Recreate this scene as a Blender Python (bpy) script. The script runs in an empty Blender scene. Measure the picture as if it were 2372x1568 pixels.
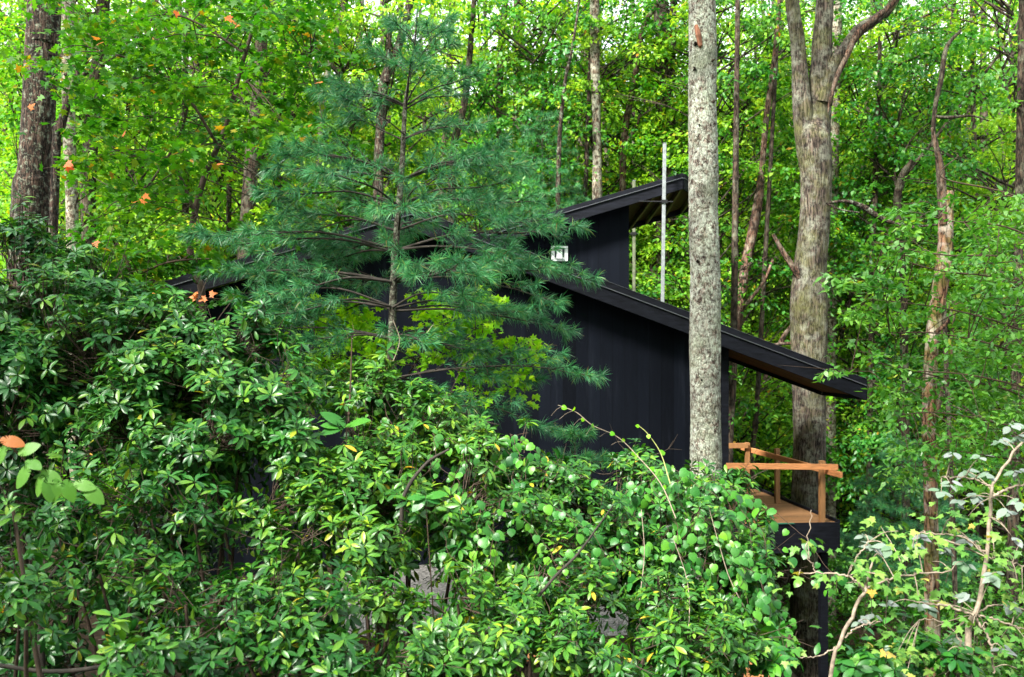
import bpy, math, random
import numpy as np
random.seed(5)
rng = np.random.default_rng(11)
R = math.radians
# ------------------------------------------------------------------ camera, sky, sun, exposure
sc = bpy.context.scene
COL = sc.collection
cam_d = bpy.data.cameras.new('camera'); cam = bpy.data.objects.new('camera', cam_d); COL.objects.link(cam)
cam.location = (0, 0, 0); cam.rotation_euler = (R(90), 0, 0)
cam_d.sensor_width = 36; cam_d.lens = 35.0; cam_d.shift_y = 0.0102; cam_d.clip_end = 1000; cam_d.clip_start = .05
cam_d.dof.use_dof = True; cam_d.dof.focus_distance = 8.6; cam_d.dof.aperture_fstop = 3.4
sc.camera = cam
w = bpy.data.worlds.new('World'); sc.world = w; w.use_nodes = True
nt = w.node_tree; bg = nt.nodes['Background']
sky = nt.nodes.new('ShaderNodeTexSky'); sky.sky_type = 'NISHITA'; sky.sun_disc = False
SUN_EL, SUN_AZ = 47, -138            # azimuth measured from +Y, negative = to the left
sky.sun_elevation = R(SUN_EL); sky.sun_rotation = R(SUN_AZ)
sky.air_density = 1.0; sky.dust_density = 4.0; sky.ozone_density = 0.6
cl = nt.nodes.new('ShaderNodeTexNoise'); cl.inputs['Scale'].default_value = 2.2; cl.inputs['Detail'].default_value = 5
cr = nt.nodes.new('ShaderNodeMapRange'); cr.inputs['From Min'].default_value = .35; cr.inputs['From Max'].default_value = .6; cr.inputs['To Min'].default_value = .55
nt.links.new(cl.outputs['Fac'], cr.inputs['Value'])
cm = nt.nodes.new('ShaderNodeMix'); cm.data_type = 'RGBA'; cm.inputs[7].default_value = (4.6, 4.7, 4.8, 1)   # thin bright cloud
nt.links.new(cr.outputs[0], cm.inputs[0]); nt.links.new(sky.outputs[0], cm.inputs[6])
nt.links.new(cm.outputs[2], bg.inputs[0]); bg.inputs[1].default_value = 0.15
sd = bpy.data.lights.new('sun', 'SUN'); sun = bpy.data.objects.new('sun', sd); COL.objects.link(sun)
sd.energy = 5.0; sd.angle = R(10); sd.color = (1, .96, .88)
sun.rotation_euler = (R(90-SUN_EL), 0, R(-SUN_AZ + 180))
sc.view_settings.view_transform = 'Standard'; sc.view_settings.look = 'None'
sc.view_settings.exposure = 2.05; sc.view_settings.gamma = 1
cy = sc.cycles
cy.max_bounces = 8; cy.diffuse_bounces = 4; cy.glossy_bounces = 2; cy.transmission_bounces = 5
cy.transparent_max_bounces = 4; cy.caustics_reflective = False; cy.caustics_refractive = False
cy.use_denoising = True; cy.use_adaptive_sampling = True; cy.adaptive_threshold = 0.015
try: cy.denoising_prefilter = 'ACCURATE'
except Exception: pass

# ------------------------------------------------------------------ helpers
F, CX, HY = 2305.6, 1185.5, 808.0
V = lambda *a: np.array(a, float)
def P(x, y, Y): return V((x-CX)/F*Y, Y, (HY-y)/F*Y)
def nrm(a):
    a = np.asarray(a, float); n = np.linalg.norm(a, axis=-1, keepdims=True); return a/np.maximum(n, 1e-9)
def smooth(a, b, x):
    t = min(1, max(0, (x-a)/(b-a))); return t*t*(3-2*t)
def ground(x, y):
    b = float(np.interp(y, [-8, 0, 9, 25, 33, 60, 75, 160], [-1.4, -1.9, -3.3, -3.6, -1.6, 13.5, 16, 18]))  # steep rise behind the cabin, added so the far foliage catches the light
    return b - 3.2*smooth(2.2, 6.5, x)*smooth(5, 10, y)*(1-smooth(28, 50, y)) - .25*smooth(-2, -9, x)

def raw_mesh(name, verts, tris=None, polys=None, smoothf=False):
    me = bpy.data.meshes.new(name)
    verts = np.asarray(verts, np.float32)
    if tris is not None:
        tris = np.asarray(tris, np.int32); n = len(tris); k = tris.shape[1]
        me.vertices.add(len(verts)); me.vertices.foreach_set('co', verts.ravel())
        me.loops.add(n*k); me.loops.foreach_set('vertex_index', tris.ravel())
        me.polygons.add(n); me.polygons.foreach_set('loop_start', np.arange(0, n*k, k, dtype=np.int32))
        me.polygons.foreach_set('loop_total', np.full(n, k, np.int32))
        if smoothf: me.polygons.foreach_set('use_smooth', np.ones(n, bool))
        me.update(calc_edges=True)
    else:
        me.from_pydata([tuple(map(float, v)) for v in verts], [], polys); me.update()
        if smoothf:
            for p in me.polygons: p.use_smooth = True
    return me

def tag(o, label=None, cat=None, group=None, kind=None):
    if label: o['label'] = label
    if cat: o['category'] = cat
    if group: o['group'] = group
    if kind: o['kind'] = kind
    return o
def thing(name, loc, label, cat, group=None):
    o = bpy.data.objects.new(name, None); COL.objects.link(o); o.location = tuple(map(float, loc)); o.empty_display_size = .1
    return tag(o, label, cat, group)
def link(name, me, mat, parent=None):
    """mesh given in world coordinates; re-based on its thing's origin"""
    o = bpy.data.objects.new(name, me); COL.objects.link(o)
    if mat is not None:
        me.materials.clear(); me.materials.append(mat)
    if parent is not None:
        o.parent = parent
        off = V(*parent.location)
        pp = parent.parent
        while pp is not None: off = off + V(*pp.location); pp = pp.parent
        co = np.empty(len(me.vertices)*3, np.float32); me.vertices.foreach_get('co', co)
        co = (co.reshape(-1, 3) - off.astype(np.float32)); me.vertices.foreach_set('co', co.ravel()); me.update()
    return o
def copy_tree(o, loc, rz, scale, label=None, group=None):
    r = o.copy(); COL.objects.link(r); r.location = tuple(map(float, loc)); r.rotation_euler = (0, 0, rz); r.scale = scale
    if label: r['label'] = label
    if group: r['group'] = group
    for ch in o.children:
        c = ch.copy(); COL.objects.link(c); c.parent = r
        for g in ch.children:
            d = g.copy(); COL.objects.link(d); d.parent = c
    return r

class MB:
    """collects simple solids into one mesh"""
    def __init__(s): s.v = []; s.f = []
    def add(s, verts, faces):
        o = len(s.v); s.v += [V(*q) for q in verts]; s.f += [tuple(i+o for i in f) for f in faces]; return s
    def hexa(s, a, b, c, d, ext):        # quad a b c d extruded by ext
        e = V(*ext); q = [V(*a), V(*b), V(*c), V(*d)]
        return s.add(q+[p+e for p in q], [(3, 2, 1, 0), (4, 5, 6, 7), (0, 1, 5, 4), (1, 2, 6, 5), (2, 3, 7, 6), (3, 0, 4, 7)])
    def prism(s, poly, ext):
        n = len(poly); e = V(*ext); q = [V(*p) for p in poly]
        return s.add(q+[p+e for p in q], [tuple(range(n))[::-1], tuple(range(n, 2*n))]+[(i, (i+1) % n, n+(i+1) % n, n+i) for i in range(n)])
    def bar(s, a, b, wv, hv):            # beam from a to b, cross vectors wv, hv (full)
        a, b, wv, hv = V(*a), V(*b), V(*wv)/2, V(*hv)/2
        return s.hexa(a-wv-hv, a+wv-hv, a+wv+hv, a-wv+hv, b-a)
    def box(s, c, sz):
        c, z = V(*c), V(*sz)/2
        return s.hexa(c+V(-z[0], -z[1], -z[2]), c+V(z[0], -z[1], -z[2]), c+V(z[0], z[1], -z[2]), c+V(-z[0], z[1], -z[2]), (0, 0, 2*z[2]))
    def tube(s, pts, rad, n=6, cap=True):
        vs, fs = tube_arrays(pts, rad, n)
        o = len(s.v); s.v += list(vs); s.f += [tuple(i+o for i in f) for f in fs.tolist()]
        if cap:
            m = len(pts); s.f += [tuple(o+i for i in range(n))[::-1], tuple(o+(m-1)*n+i for i in range(n))]
        return s
    def build(s, name, mat, parent=None, bevel=0, smoothf=False):
        me = raw_mesh(name, s.v, polys=s.f, smoothf=smoothf)
        import bmesh
        bm = bmesh.new(); bm.from_mesh(me); bmesh.ops.recalc_face_normals(bm, faces=bm.faces)
        if bevel: bmesh.ops.bevel(bm, geom=list(bm.edges), offset=bevel, segments=1, affect='EDGES', clamp_overlap=True)
        bm.to_mesh(me); bm.free()
        return link(name, me, mat, parent)

def tube_arrays(pts, rad, n):
    pts = np.asarray(pts, float); rad = np.asarray(rad, float) if np.ndim(rad) else np.full(len(pts), float(rad))
    t = np.gradient(pts, axis=0); t = nrm(t)
    ref = V(.31, .95, .02) if abs(t[0][2]) > .7 else V(0, 0, 1.)
    u = nrm(np.cross(t, ref)); v = np.cross(t, u)
    a = np.arange(n)*2*math.pi/n
    vs = pts[:, None, :] + rad[:, None, None]*(np.cos(a)[None, :, None]*u[:, None, :]+np.sin(a)[None, :, None]*v[:, None, :])
    m = len(pts); i = np.arange(m-1)[:, None]*n; j = np.arange(n)[None, :]; k = (j+1) % n
    fs = np.stack([i+j, i+k, i+n+k, i+n+j], -1).reshape(-1, 4)
    return vs.reshape(-1, 3), fs
class Tubes:
    def __init__(s): s.v = []; s.f = []; s.n = 0
    def add(s, pts, rad, n=5):
        v, f = tube_arrays(pts, rad, n); s.v.append(v); s.f.append(f+s.n); s.n += len(v); return s
    def mesh(s, name): return raw_mesh(name, np.concatenate(s.v), tris=np.concatenate(s.f), smoothf=True)

def spline(pts, m):
    """resample a polyline smoothly (Catmull-Rom), works on any columns"""
    p = np.asarray(pts, float)
    if len(p) == 2: return p[0]+(p[1]-p[0])*np.linspace(0, 1, m)[:, None]
    q = np.vstack([2*p[0]-p[1], p, 2*p[-1]-p[-2]]); out = []
    for t in np.linspace(0, len(p)-1-1e-6, m):
        i = int(t); f = t-i; a, b, c, d = q[i:i+4]
        out.append(.5*((2*b)+(-a+c)*f+(2*a-5*b+4*c-d)*f*f+(-a+3*b-3*c+d)*f**3))
    return np.array(out)

# leaf templates: x across, y along, z normal
def T_rhomb(wd=.5): return V(0, 0, 0, -wd/2, .45, .08, 0, 1, -.08, wd/2, .45, .08).reshape(-1, 3), [(0, 2, 1), (0, 3, 2)]
def T_lance(wd=.34, droop=.25):          # folded, drooping blade
    v = [(0, 0, 0)]; f = []
    ys = [(.12, .35), (.4, .9), (.65, 1.0), (.87, .6)]
    for y, k in ys:
        z = -droop*y*y; v += [(-wd/2*k, y, z+.05*k), (0, y, z), (wd/2*k, y, z+.05*k)]
    v.append((0, 1, -droop))
    f += [(0, 2, 1), (0, 3, 2)]
    for i in range(3):
        a = 1+3*i
        f += [(a, a+1, a+4), (a, a+4, a+3), (a+1, a+2, a+5), (a+1, a+5, a+4)]
    f += [(10, 11, 13), (11, 12, 13)]
    return np.array(v, float), f
def T_fan(outline, droop=.15):           # outline of (x,y), fan from the midrib point
    v = [(0, .42, 0)]+[(x, y, .10*abs(x)*0 - droop*(x*x+(y-.3)**2)) for x, y in outline]
    n = len(outline); return np.array(v, float), [(0, 1+(i+1) % n, 1+i) for i in range(n)]
MAPLE = [(0, 0), (.12, .12), (.42, .02), (.36, .2), (.56, .46), (.34, .44), (.26, .52), (.2, .5), (.17, .72), (0, 1.0)]
MAPLE = MAPLE + [(-x, y) for x, y in MAPLE[-2:0:-1]]
OVAL = [(0, 0), (.2, .15), (.3, .38), (.26, .62), (.12, .85), (0, 1), (-.12, .85), (-.26, .62), (-.3, .38), (-.2, .15)]
ROUND = [(0, .04), (.2, -.04), (.42, .14), (.46, .42), (.32, .72), (0, 1), (-.32, .72), (-.46, .42), (-.42, .14), (-.2, -.04)]
OVAL6 = [(0, 0), (.26, .3), (.2, .68), (0, 1), (-.2, .68), (-.26, .3)]
MAPLE5 = [(0, 0), (.45, .1), (.22, .34), (.5, .55), (.16, .6), (0, 1), (-.16, .6), (-.5, .55), (-.22, .34), (-.45, .1)]

def leaves(name, tmpl, pos, axis, normal, size):
    tv, tf = tmpl; tf = np.array(tf, np.int32)
    pos = np.asarray(pos, float); N = len(pos)
    axis = nrm(axis); normal = np.asarray(normal, float)
    side = nrm(np.cross(axis, normal)); nz = np.cross(side, axis)
    size = np.broadcast_to(np.asarray(size, float), (N,))
    out = pos[:, None, :] + size[:, None, None]*(tv[None, :, 0:1]*side[:, None, :]+tv[None, :, 1:2]*axis[:, None, :]+tv[None, :, 2:3]*nz[:, None, :])
    fs = tf[None]+(np.arange(N)*len(tv))[:, None, None]
    return raw_mesh(name, out.reshape(-1, 3), tris=fs.reshape(-1, 3))

def sprays(C, Rr, n, droop=.25, thick=.1, tilt=.22, out=None, nrnd=.35, radial=.6):
    """flat tiers of leaves: C centres, Rr radii; returns pos, axis, normal"""
    C = np.asarray(C, float); M = len(C); Rr = np.broadcast_to(np.asarray(Rr, float), (M,))
    nn = rng.normal(0, tilt, (M, 3)); nn[:, 2] = 1
    if out is not None: nn[:, :2] += np.asarray(out)[:, :2]*.35
    nn = nrm(nn); u = nrm(np.cross(nn, rng.normal(size=(M, 3)))); v = np.cross(nn, u)
    el = rng.uniform(.55, 1, M)
    a = rng.uniform(0, 2*math.pi, (M, n)); r = np.sqrt(rng.uniform(0, 1, (M, n)))*Rr[:, None]
    lob = 1+.3*np.sin(3*a+rng.uniform(0, 6, (M, 1)))+.2*np.sin(7*a+rng.uniform(0, 6, (M, 1))); r = r*lob
    x = r*np.cos(a); y = r*np.sin(a)*el[:, None]
    z = rng.normal(0, thick, (M, n))*Rr[:, None]-droop*r*r/Rr[:, None]
    p = C[:, None, :]+x[..., None]*u[:, None]+y[..., None]*v[:, None]+z[..., None]*nn[:, None]
    rad = np.cos(a)[..., None]*u[:, None]+np.sin(a)[..., None]*v[:, None]
    ax = rad*radial+rng.normal(0, .45, (M, n, 3))+V(0, 0, -.25)
    no = nn[:, None]+rng.normal(0, nrnd, (M, n, 3))
    return p.reshape(-1, 3), ax.reshape(-1, 3), no.reshape(-1, 3)

# ------------------------------------------------------------------ materials
def newmat(name):
    m = bpy.data.materials.new(name); m.use_nodes = True; n = m.node_tree.nodes; n.clear()
    out = n.new('ShaderNodeOutputMaterial'); p = n.new('ShaderNodeBsdfPrincipled')
    m.node_tree.links.new(p.outputs[0], out.inputs[0]); return m, n, m.node_tree.links, p, out
def ramp(n, stops, interp='LINEAR'):
    r = n.new('ShaderNodeValToRGB'); e = r.color_ramp; e.interpolation = interp
    while len(e.elements) > 1: e.elements.remove(e.elements[-1])
    e.elements[0].position = stops[0][0]; e.elements[0].color = (*stops[0][1], 1)
    for p_, c in stops[1:]:
        x = e.elements.new(p_); x.color = (*c, 1)
    return r
def leafmat(name, stops, transl=.4, ttint=(1.5, 1.25, .5), rough=.45, spec=.4, objvar=.3, clump=1.2):
    m, n, l, p, out = newmat(name)
    g = n.new('ShaderNodeNewGeometry'); oi = n.new('ShaderNodeObjectInfo'); tc = n.new('ShaderNodeTexCoord')
    ns = n.new('ShaderNodeTexNoise'); ns.inputs['Scale'].default_value = clump; ns.inputs['Detail'].default_value = 2
    l.new(tc.outputs['Object'], ns.inputs['Vector'])
    r = ramp(n, stops); l.new(g.outputs['Random Per Island'], r.inputs[0])
    # clump and tree to tree tone
    a = n.new('ShaderNodeMath'); a.operation = 'MULTIPLY_ADD'; a.inputs[1].default_value = objvar; a.inputs[2].default_value = -.5*objvar
    l.new(oi.outputs['Random'], a.inputs[0])
    b = n.new('ShaderNodeMath'); b.operation = 'ADD'; l.new(ns.outputs['Fac'], b.inputs[0]); l.new(a.outputs[0], b.inputs[1])
    mr = n.new('ShaderNodeMapRange'); mr.inputs['From Min'].default_value = .25; mr.inputs['From Max'].default_value = .75
    mr.inputs['To Min'].default_value = .6; mr.inputs['To Max'].default_value = 1.5; l.new(b.outputs[0], mr.inputs[0])
    hs = n.new('ShaderNodeHueSaturation'); l.new(r.outputs[0], hs.inputs['Color']); l.new(mr.outputs[0], hs.inputs['Value'])
    hm = n.new('ShaderNodeMapRange'); hm.inputs['From Min'].default_value = .25; hm.inputs['From Max'].default_value = .75
    hm.inputs['To Min'].default_value = .525; hm.inputs['To Max'].default_value = .48; l.new(b.outputs[0], hm.inputs[0]); l.new(hm.outputs[0], hs.inputs['Hue'])
    l.new(hs.outputs[0], p.inputs['Base Color']); p.inputs['Roughness'].default_value = rough
    p.inputs['Specular IOR Level'].default_value = spec
    if transl > 0:
        tr = n.new('ShaderNodeBsdfTranslucent'); mx = n.new('ShaderNodeMix'); mx.data_type = 'RGBA'; mx.blend_type = 'MULTIPLY'
        mx.inputs[0].default_value = 1; l.new(hs.outputs[0], mx.inputs[6]); mx.inputs[7].default_value = (*ttint, 1)
        l.new(mx.outputs[2], tr.inputs[0]); ms = n.new('ShaderNodeMixShader'); ms.inputs[0].default_value = transl
        l.new(p.outputs[0], ms.inputs[1]); l.new(tr.outputs[0], ms.inputs[2]); l.new(ms.outputs[0], out.inputs[0])
    return m
def barkmat(name, dark, light, lichen, amount=.5, scale=14, stretch=.3, moss=None, mossamt=.0, bump=.6, lscale=9):
    m, n, l, p, out = newmat(name)
    tc = n.new('ShaderNodeTexCoord'); mp = n.new('ShaderNodeMapping'); mp.inputs['Scale'].default_value = (1, 1, stretch)
    l.new(tc.outputs['Object'], mp.inputs[0])
    vo = n.new('ShaderNodeTexVoronoi'); vo.feature = 'DISTANCE_TO_EDGE'; vo.inputs['Scale'].default_value = scale
    ns0 = n.new('ShaderNodeTexNoise'); ns0.inputs['Scale'].default_value = scale*.8; ns0.inputs['Detail'].default_value = 4
    l.new(mp.outputs[0], ns0.inputs['Vector'])
    add = n.new('ShaderNodeMix'); add.data_type = 'VECTOR'; add.inputs[0].default_value = .12
    l.new(mp.outputs[0], add.inputs[4]); l.new(ns0.outputs['Color'], add.inputs[5]); l.new(add.outputs[1], vo.inputs['Vector'])
    r = ramp(n, [(0, tuple(c*.25 for c in dark)), (.06, dark), (.22, light), (.5, tuple(c*1.15 for c in light))]); l.new(vo.outputs['Distance'], r.inputs[0])
    nn = n.new('ShaderNodeTexNoise'); nn.inputs['Scale'].default_value = scale*1.6; nn.inputs['Detail'].default_value = 6; nn.inputs['Roughness'].default_value = .7
    l.new(mp.outputs[0], nn.inputs['Vector'])
    mm = n.new('ShaderNodeMix'); mm.data_type = 'RGBA'; mm.blend_type = 'MULTIPLY'; mm.inputs[0].default_value = 1
    rr = ramp(n, [(.3, (.45, .42, .4)), (.65, (1.25, 1.2, 1.15))]); l.new(nn.outputs['Fac'], rr.inputs[0])
    l.new(r.outputs[0], mm.inputs[6]); l.new(rr.outputs[0], mm.inputs[7])
    cur = mm.outputs[2]
    def patch(cur, col, amt, sc_, soft=.07):
        k = n.new('ShaderNodeTexNoise'); k.inputs['Scale'].default_value = sc_; k.inputs['Detail'].default_value = 8; k.inputs['Roughness'].default_value = .72
        l.new(tc.outputs['Object'], k.inputs['Vector'])
        c = .62-.24*amt; q = ramp(n, [(c-soft, (0, 0, 0)), (c+soft, (1, 1, 1))]); l.new(k.outputs['Fac'], q.inputs[0])
        x = n.new('ShaderNodeMix'); x.data_type = 'RGBA'; l.new(q.outputs[0], x.inputs[0]); l.new(cur, x.inputs[6]); x.inputs[7].default_value = (*col, 1)
        return x.outputs[2]
    if amount > 0: cur = patch(cur, lichen, amount, lscale)
    if moss: cur = patch(cur, moss, mossamt, 2.2, .12)
    lo = n.new('ShaderNodeTexNoise'); lo.inputs['Scale'].default_value = 2.4; lo.inputs['Detail'].default_value = 3; l.new(tc.outputs['Object'], lo.inputs['Vector'])
    lr = ramp(n, [(.32, (.62, .6, .6)), (.68, (1.25, 1.25, 1.2))]); l.new(lo.outputs['Fac'], lr.inputs[0])
    lm_ = n.new('ShaderNodeMix'); lm_.data_type = 'RGBA'; lm_.blend_type = 'MULTIPLY'; lm_.inputs[0].default_value = 1; l.new(cur, lm_.inputs[6]); l.new(lr.outputs[0], lm_.inputs[7]); cur = lm_.outputs[2]
    # keep fissures dark over lichen
    fm = n.new('ShaderNodeMix'); fm.data_type = 'RGBA'; fm.blend_type = 'MULTIPLY'; fm.inputs[0].default_value = .8
    fr = ramp(n, [(0, (.22, .2, .18)), (.09, (1, 1, 1))]); l.new(vo.outputs['Distance'], fr.inputs[0])
    l.new(cur, fm.inputs[6]); l.new(fr.outputs[0], fm.inputs[7])
    l.new(fm.outputs[2], p.inputs['Base Color']); p.inputs['Roughness'].default_value = .9; p.inputs['Specular IOR Level'].default_value = .2
    bp = n.new('ShaderNodeBump'); bp.inputs['Strength'].default_value = bump; bp.inputs['Distance'].default_value = .02
    hh = n.new('ShaderNodeMath'); hh.operation = 'MULTIPLY_ADD'; hh.inputs[1].default_value = 1.2; l.new(vo.outputs['Distance'], hh.inputs[0]); l.new(nn.outputs['Fac'], hh.inputs[2])
    l.new(hh.outputs[0], bp.inputs['Height']); l.new(bp.outputs[0], p.inputs['Normal'])
    return m
def plain(name, col, rough=.6, metal=0, var=.2, scale=8, stretch=(1, 1, 1), bump=.1, spec=.4):
    m, n, l, p, out = newmat(name)
    tc = n.new('ShaderNodeTexCoord'); mp = n.new('ShaderNodeMapping'); mp.inputs['Scale'].default_value = stretch
    l.new(tc.outputs['Object'], mp.inputs[0]); k = n.new('ShaderNodeTexNoise'); k.inputs['Scale'].default_value = scale; k.inputs['Detail'].default_value = 6
    l.new(mp.outputs[0], k.inputs['Vector'])
    r = ramp(n, [(.3, tuple(c*(1-var) for c in col)), (.7, tuple(min(1, c*(1+var)) for c in col))]); l.new(k.outputs['Fac'], r.inputs[0])
    l.new(r.outputs[0], p.inputs['Base Color']); p.inputs['Roughness'].default_value = rough; p.inputs['Metallic'].default_value = metal
    p.inputs['Specular IOR Level'].default_value = spec
    b = n.new('ShaderNodeBump'); b.inputs['Strength'].default_value = bump; b.inputs['Distance'].default_value = .01; l.new(k.outputs['Fac'], b.inputs['Height']); l.new(b.outputs[0], p.inputs['Normal'])
    return m
def plankmat(name, col, var, board, axis_dir, rough=.75, gap=.3, spec=.3):
    """boards side by side along axis_dir (object space direction across the boards)"""
    m, n, l, p, out = newmat(name)
    tc = n.new('ShaderNodeTexCoord'); dp = n.new('ShaderNodeVectorMath'); dp.operation = 'DOT_PRODUCT'; dp.inputs[1].default_value = axis_dir
    l.new(tc.outputs['Object'], dp.inputs[0])
    dv = n.new('ShaderNodeMath'); dv.operation = 'DIVIDE'; dv.inputs[1].default_value = board; l.new(dp.outputs['Value'], dv.inputs[0])
    fl = n.new('ShaderNodeMath'); fl.operation = 'FLOOR'; l.new(dv.outputs[0], fl.inputs[0])
    fr = n.new('ShaderNodeMath'); fr.operation = 'FRACT'; l.new(dv.outputs[0], fr.inputs[0])
    wn = n.new('ShaderNodeTexWhiteNoise'); wn.noise_dimensions = '1D'; l.new(fl.outputs[0], wn.inputs['W'])
    g = ramp(n, [(0, (gap,)*3), (.03, (1, 1, 1)), (.97, (1, 1, 1)), (1, (gap,)*3)]); l.new(fr.outputs[0], g.inputs[0])
    bc = ramp(n, [(0, tuple(c*(1-var) for c in col)), (1, tuple(c*(1+var) for c in col))])
    k = n.new('ShaderNodeTexNoise'); k.inputs['Scale'].default_value = 3; k.inputs['Detail'].default_value = 8; k.inputs['Roughness'].default_value = .7
    mp = n.new('ShaderNodeMapping'); mp.inputs['Scale'].default_value = (6, 6, .5) if abs(axis_dir[2]) < .5 else (1, 1, 8); l.new(tc.outputs['Object'], mp.inputs[0]); l.new(mp.outputs[0], k.inputs['Vector'])
    av = n.new('ShaderNodeMath'); av.operation = 'MULTIPLY_ADD'; av.inputs[1].default_value = .5; l.new(wn.outputs['Value'], av.inputs[0])
    hf = n.new('ShaderNodeMath'); hf.operation = 'MULTIPLY'; hf.inputs[1].default_value = .5; l.new(k.outputs['Fac'], hf.inputs[0]); l.new(hf.outputs[0], av.inputs[2])
    l.new(av.outputs[0], bc.inputs[0])
    mx = n.new('ShaderNodeMix'); mx.data_type = 'RGBA'; mx.blend_type = 'MULTIPLY'; mx.inputs[0].default_value = 1
    l.new(bc.outputs[0], mx.inputs[6]); l.new(g.outputs[0], mx.inputs[7]); l.new(mx.outputs[2], p.inputs['Base Color'])
    st = n.new('ShaderNodeTexNoise'); st.inputs['Scale'].default_value = 1.1; st.inputs['Detail'].default_value = 7; st.inputs['Roughness'].default_value = .75; l.new(mp.outputs[0], st.inputs['Vector'])
    sr = ramp(n, [(.55, (0, 0, 0)), (.8, tuple(c*1.3+.006 for c in col))]); l.new(st.outputs['Fac'], sr.inputs[0])
    ad = n.new('ShaderNodeMix'); ad.data_type = 'RGBA'; ad.blend_type = 'ADD'; ad.inputs[0].default_value = .8; l.new(mx.outputs[2], ad.inputs[6]); l.new(sr.outputs[0], ad.inputs[7]); l.new(ad.outputs[2], p.inputs['Base Color'])
    p.inputs['Roughness'].default_value = rough; p.inputs['Specular IOR Level'].default_value = spec
    return m

M = {}
M['maple'] = leafmat('maple_leaf', [(0, (.04, .16, .012)), (.5, (.07, .235, .014)), (.9, (.12, .29, .018)), (.975, (.2, .28, .02)), (.995, (.4, .2, .02))], .48, ttint=(1.35, 1.3, .4), rough=.5, spec=.28)
M['maple_cool'] = leafmat('maple_leaf_cool', [(0, (.03, .14, .022)), (.5, (.05, .20, .026)), (.95, (.085, .25, .032)), (1, (.2, .26, .03))], .45, ttint=(1.2, 1.3, .5), rough=.42, spec=.4)
M['yellowgreen'] = leafmat('yellowgreen_leaf', [(0, (.10, .25, .014)), (.5, (.16, .35, .02)), (.95, (.25, .42, .025)), (1, (.42, .4, .03))], .52, ttint=(1.25, 1.2, .45), rough=.5, spec=.28)
M['dogwood'] = leafmat('beech_leaf', [(0, (.06, .2, .03)), (.5, (.09, .28, .036)), (.97, (.14, .34, .045)), (1, (.3, .34, .03))], .4, ttint=(1.3, 1.3, .5), rough=.36, spec=.5)
M['vineleaf'] = leafmat('grape_leaf', [(0, (.10, .33, .008)), (.6, (.17, .42, .01)), (1, (.28, .48, .012))], .5, ttint=(1.2, 1.2, .4), rough=.45, spec=.3)
M['rhodo'] = leafmat('rhododendron_leaf', [(0, (.014, .075, .014)), (.45, (.026, .125, .02)), (.8, (.055, .18, .022)), (.965, (.12, .24, .02)), (.993, (.13, .25, .02)), (.998, (.3, .26, .02))], .2, ttint=(1.6, 1.5, .4), rough=.38, spec=.45, clump=2.2)
M['laurel'] = leafmat('laurel_leaf', [(0, (.010, .062, .009)), (.5, (.022, .105, .011)), (.85, (.055, .17, .013)), (.965, (.12, .23, .013)), (.992, (.13, .23, .013)), (.998, (.4, .25, .02))], .2, ttint=(1.7, 1.5, .4), rough=.40, spec=.42, clump=2.4)
M['creeper'] = leafmat('creeper_leaf', [(0, (.018, .10, .018)), (.6, (.034, .16, .02)), (1, (.09, .26, .018))], .3, ttint=(1.4, 1.4, .4), rough=.42, spec=.4, clump=2)
M['greyleaf'] = leafmat('dull_leaf', [(0, (.07, .13, .07)), (.5, (.12, .16, .13)), (1, (.17, .18, .19))], .2, ttint=(1, 1.2, .7), rough=.38, spec=.55)
M['palemaple'] = leafmat('pale_maple_leaf', [(0, (.04, .15, .018)), (.6, (.09, .22, .03)), (.93, (.17, .28, .05)), (1, (.45, .3, .06))], .35, rough=.5)
M['sprig'] = leafmat('sprig_leaf', [(0, (.08, .22, .025)), (1, (.14, .3, .04))], .4, rough=.5)
M['orange'] = leafmat('orange_leaf', [(0, (.6, .16, .03)), (.5, (.7, .25, .08)), (1, (.75, .36, .04))], .4, ttint=(1.2, 1, .6), rough=.5)
M['rust'] = leafmat('rusty_leaf_face', [(0, (.30, .07, .02)), (1, (.34, .09, .02))], .2, rough=.6)
M['darkgreen'] = leafmat('dark_green_leaf', [(0, (.02, .11, .012)), (.5, (.04, .16, .016)), (1, (.08, .22, .02))], .4, ttint=(1.3, 1.3, .4), rough=.5, spec=.3)  # deeper green leaf tone for the undergrowth
M['needle'] = leafmat('pine_needle', [(0, (.022, .115, .045)), (.5, (.038, .18, .068)), (.88, (.075, .27, .11)), (.97, (.16, .25, .05)), (1, (.2, .13, .05))], .3, ttint=(1.1, 1.2, .8), rough=.42, spec=.4, clump=2.2)
M['lichenbark'] = barkmat('lichen_bark', (.09, .062, .055), (.25, .205, .185), (.47, .50, .44), .53, 25, .42, moss=(.27, .3, .22), mossamt=.14, bump=1.1, lscale=15)
M['oakbark'] = barkmat('oak_bark', (.035, .028, .024), (.105, .085, .073), (.18, .185, .15), .3, 22, .13, moss=(.10, .105, .035), mossamt=.15, bump=1.0, lscale=5)
M['darkbark'] = barkmat('dark_bark', (.02, .014, .011), (.075, .05, .04), (.22, .26, .2), .12, 22, .18, bump=1.0, lscale=15)
M['woodbark'] = barkmat('woodland_bark', (.03, .022, .017), (.065, .046, .035), (.11, .11, .08), .25, 18, .2, bump=.6, lscale=6)
M['palebark'] = barkmat('pale_bark', (.07, .05, .036), (.17, .13, .10), (.30, .30, .24), .45, 20, .4, bump=.6, lscale=9)
M['redbark'] = barkmat('red_bark', (.04, .024, .017), (.115, .066, .047), (.17, .14, .11), .25, 20, .2, bump=.6, lscale=7)
M['deadwood'] = barkmat('dead_wood', (.10, .05, .03), (.27, .15, .10), (.35, .30, .26), .3, 16, .2, moss=(.10, .12, .015), mossamt=.2, bump=.8, lscale=6)
M['redwood'] = plain('bare_red_wood', (.25, .10, .055), .8, 0, .5, 22, (1, 1, .15), .5)
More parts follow.
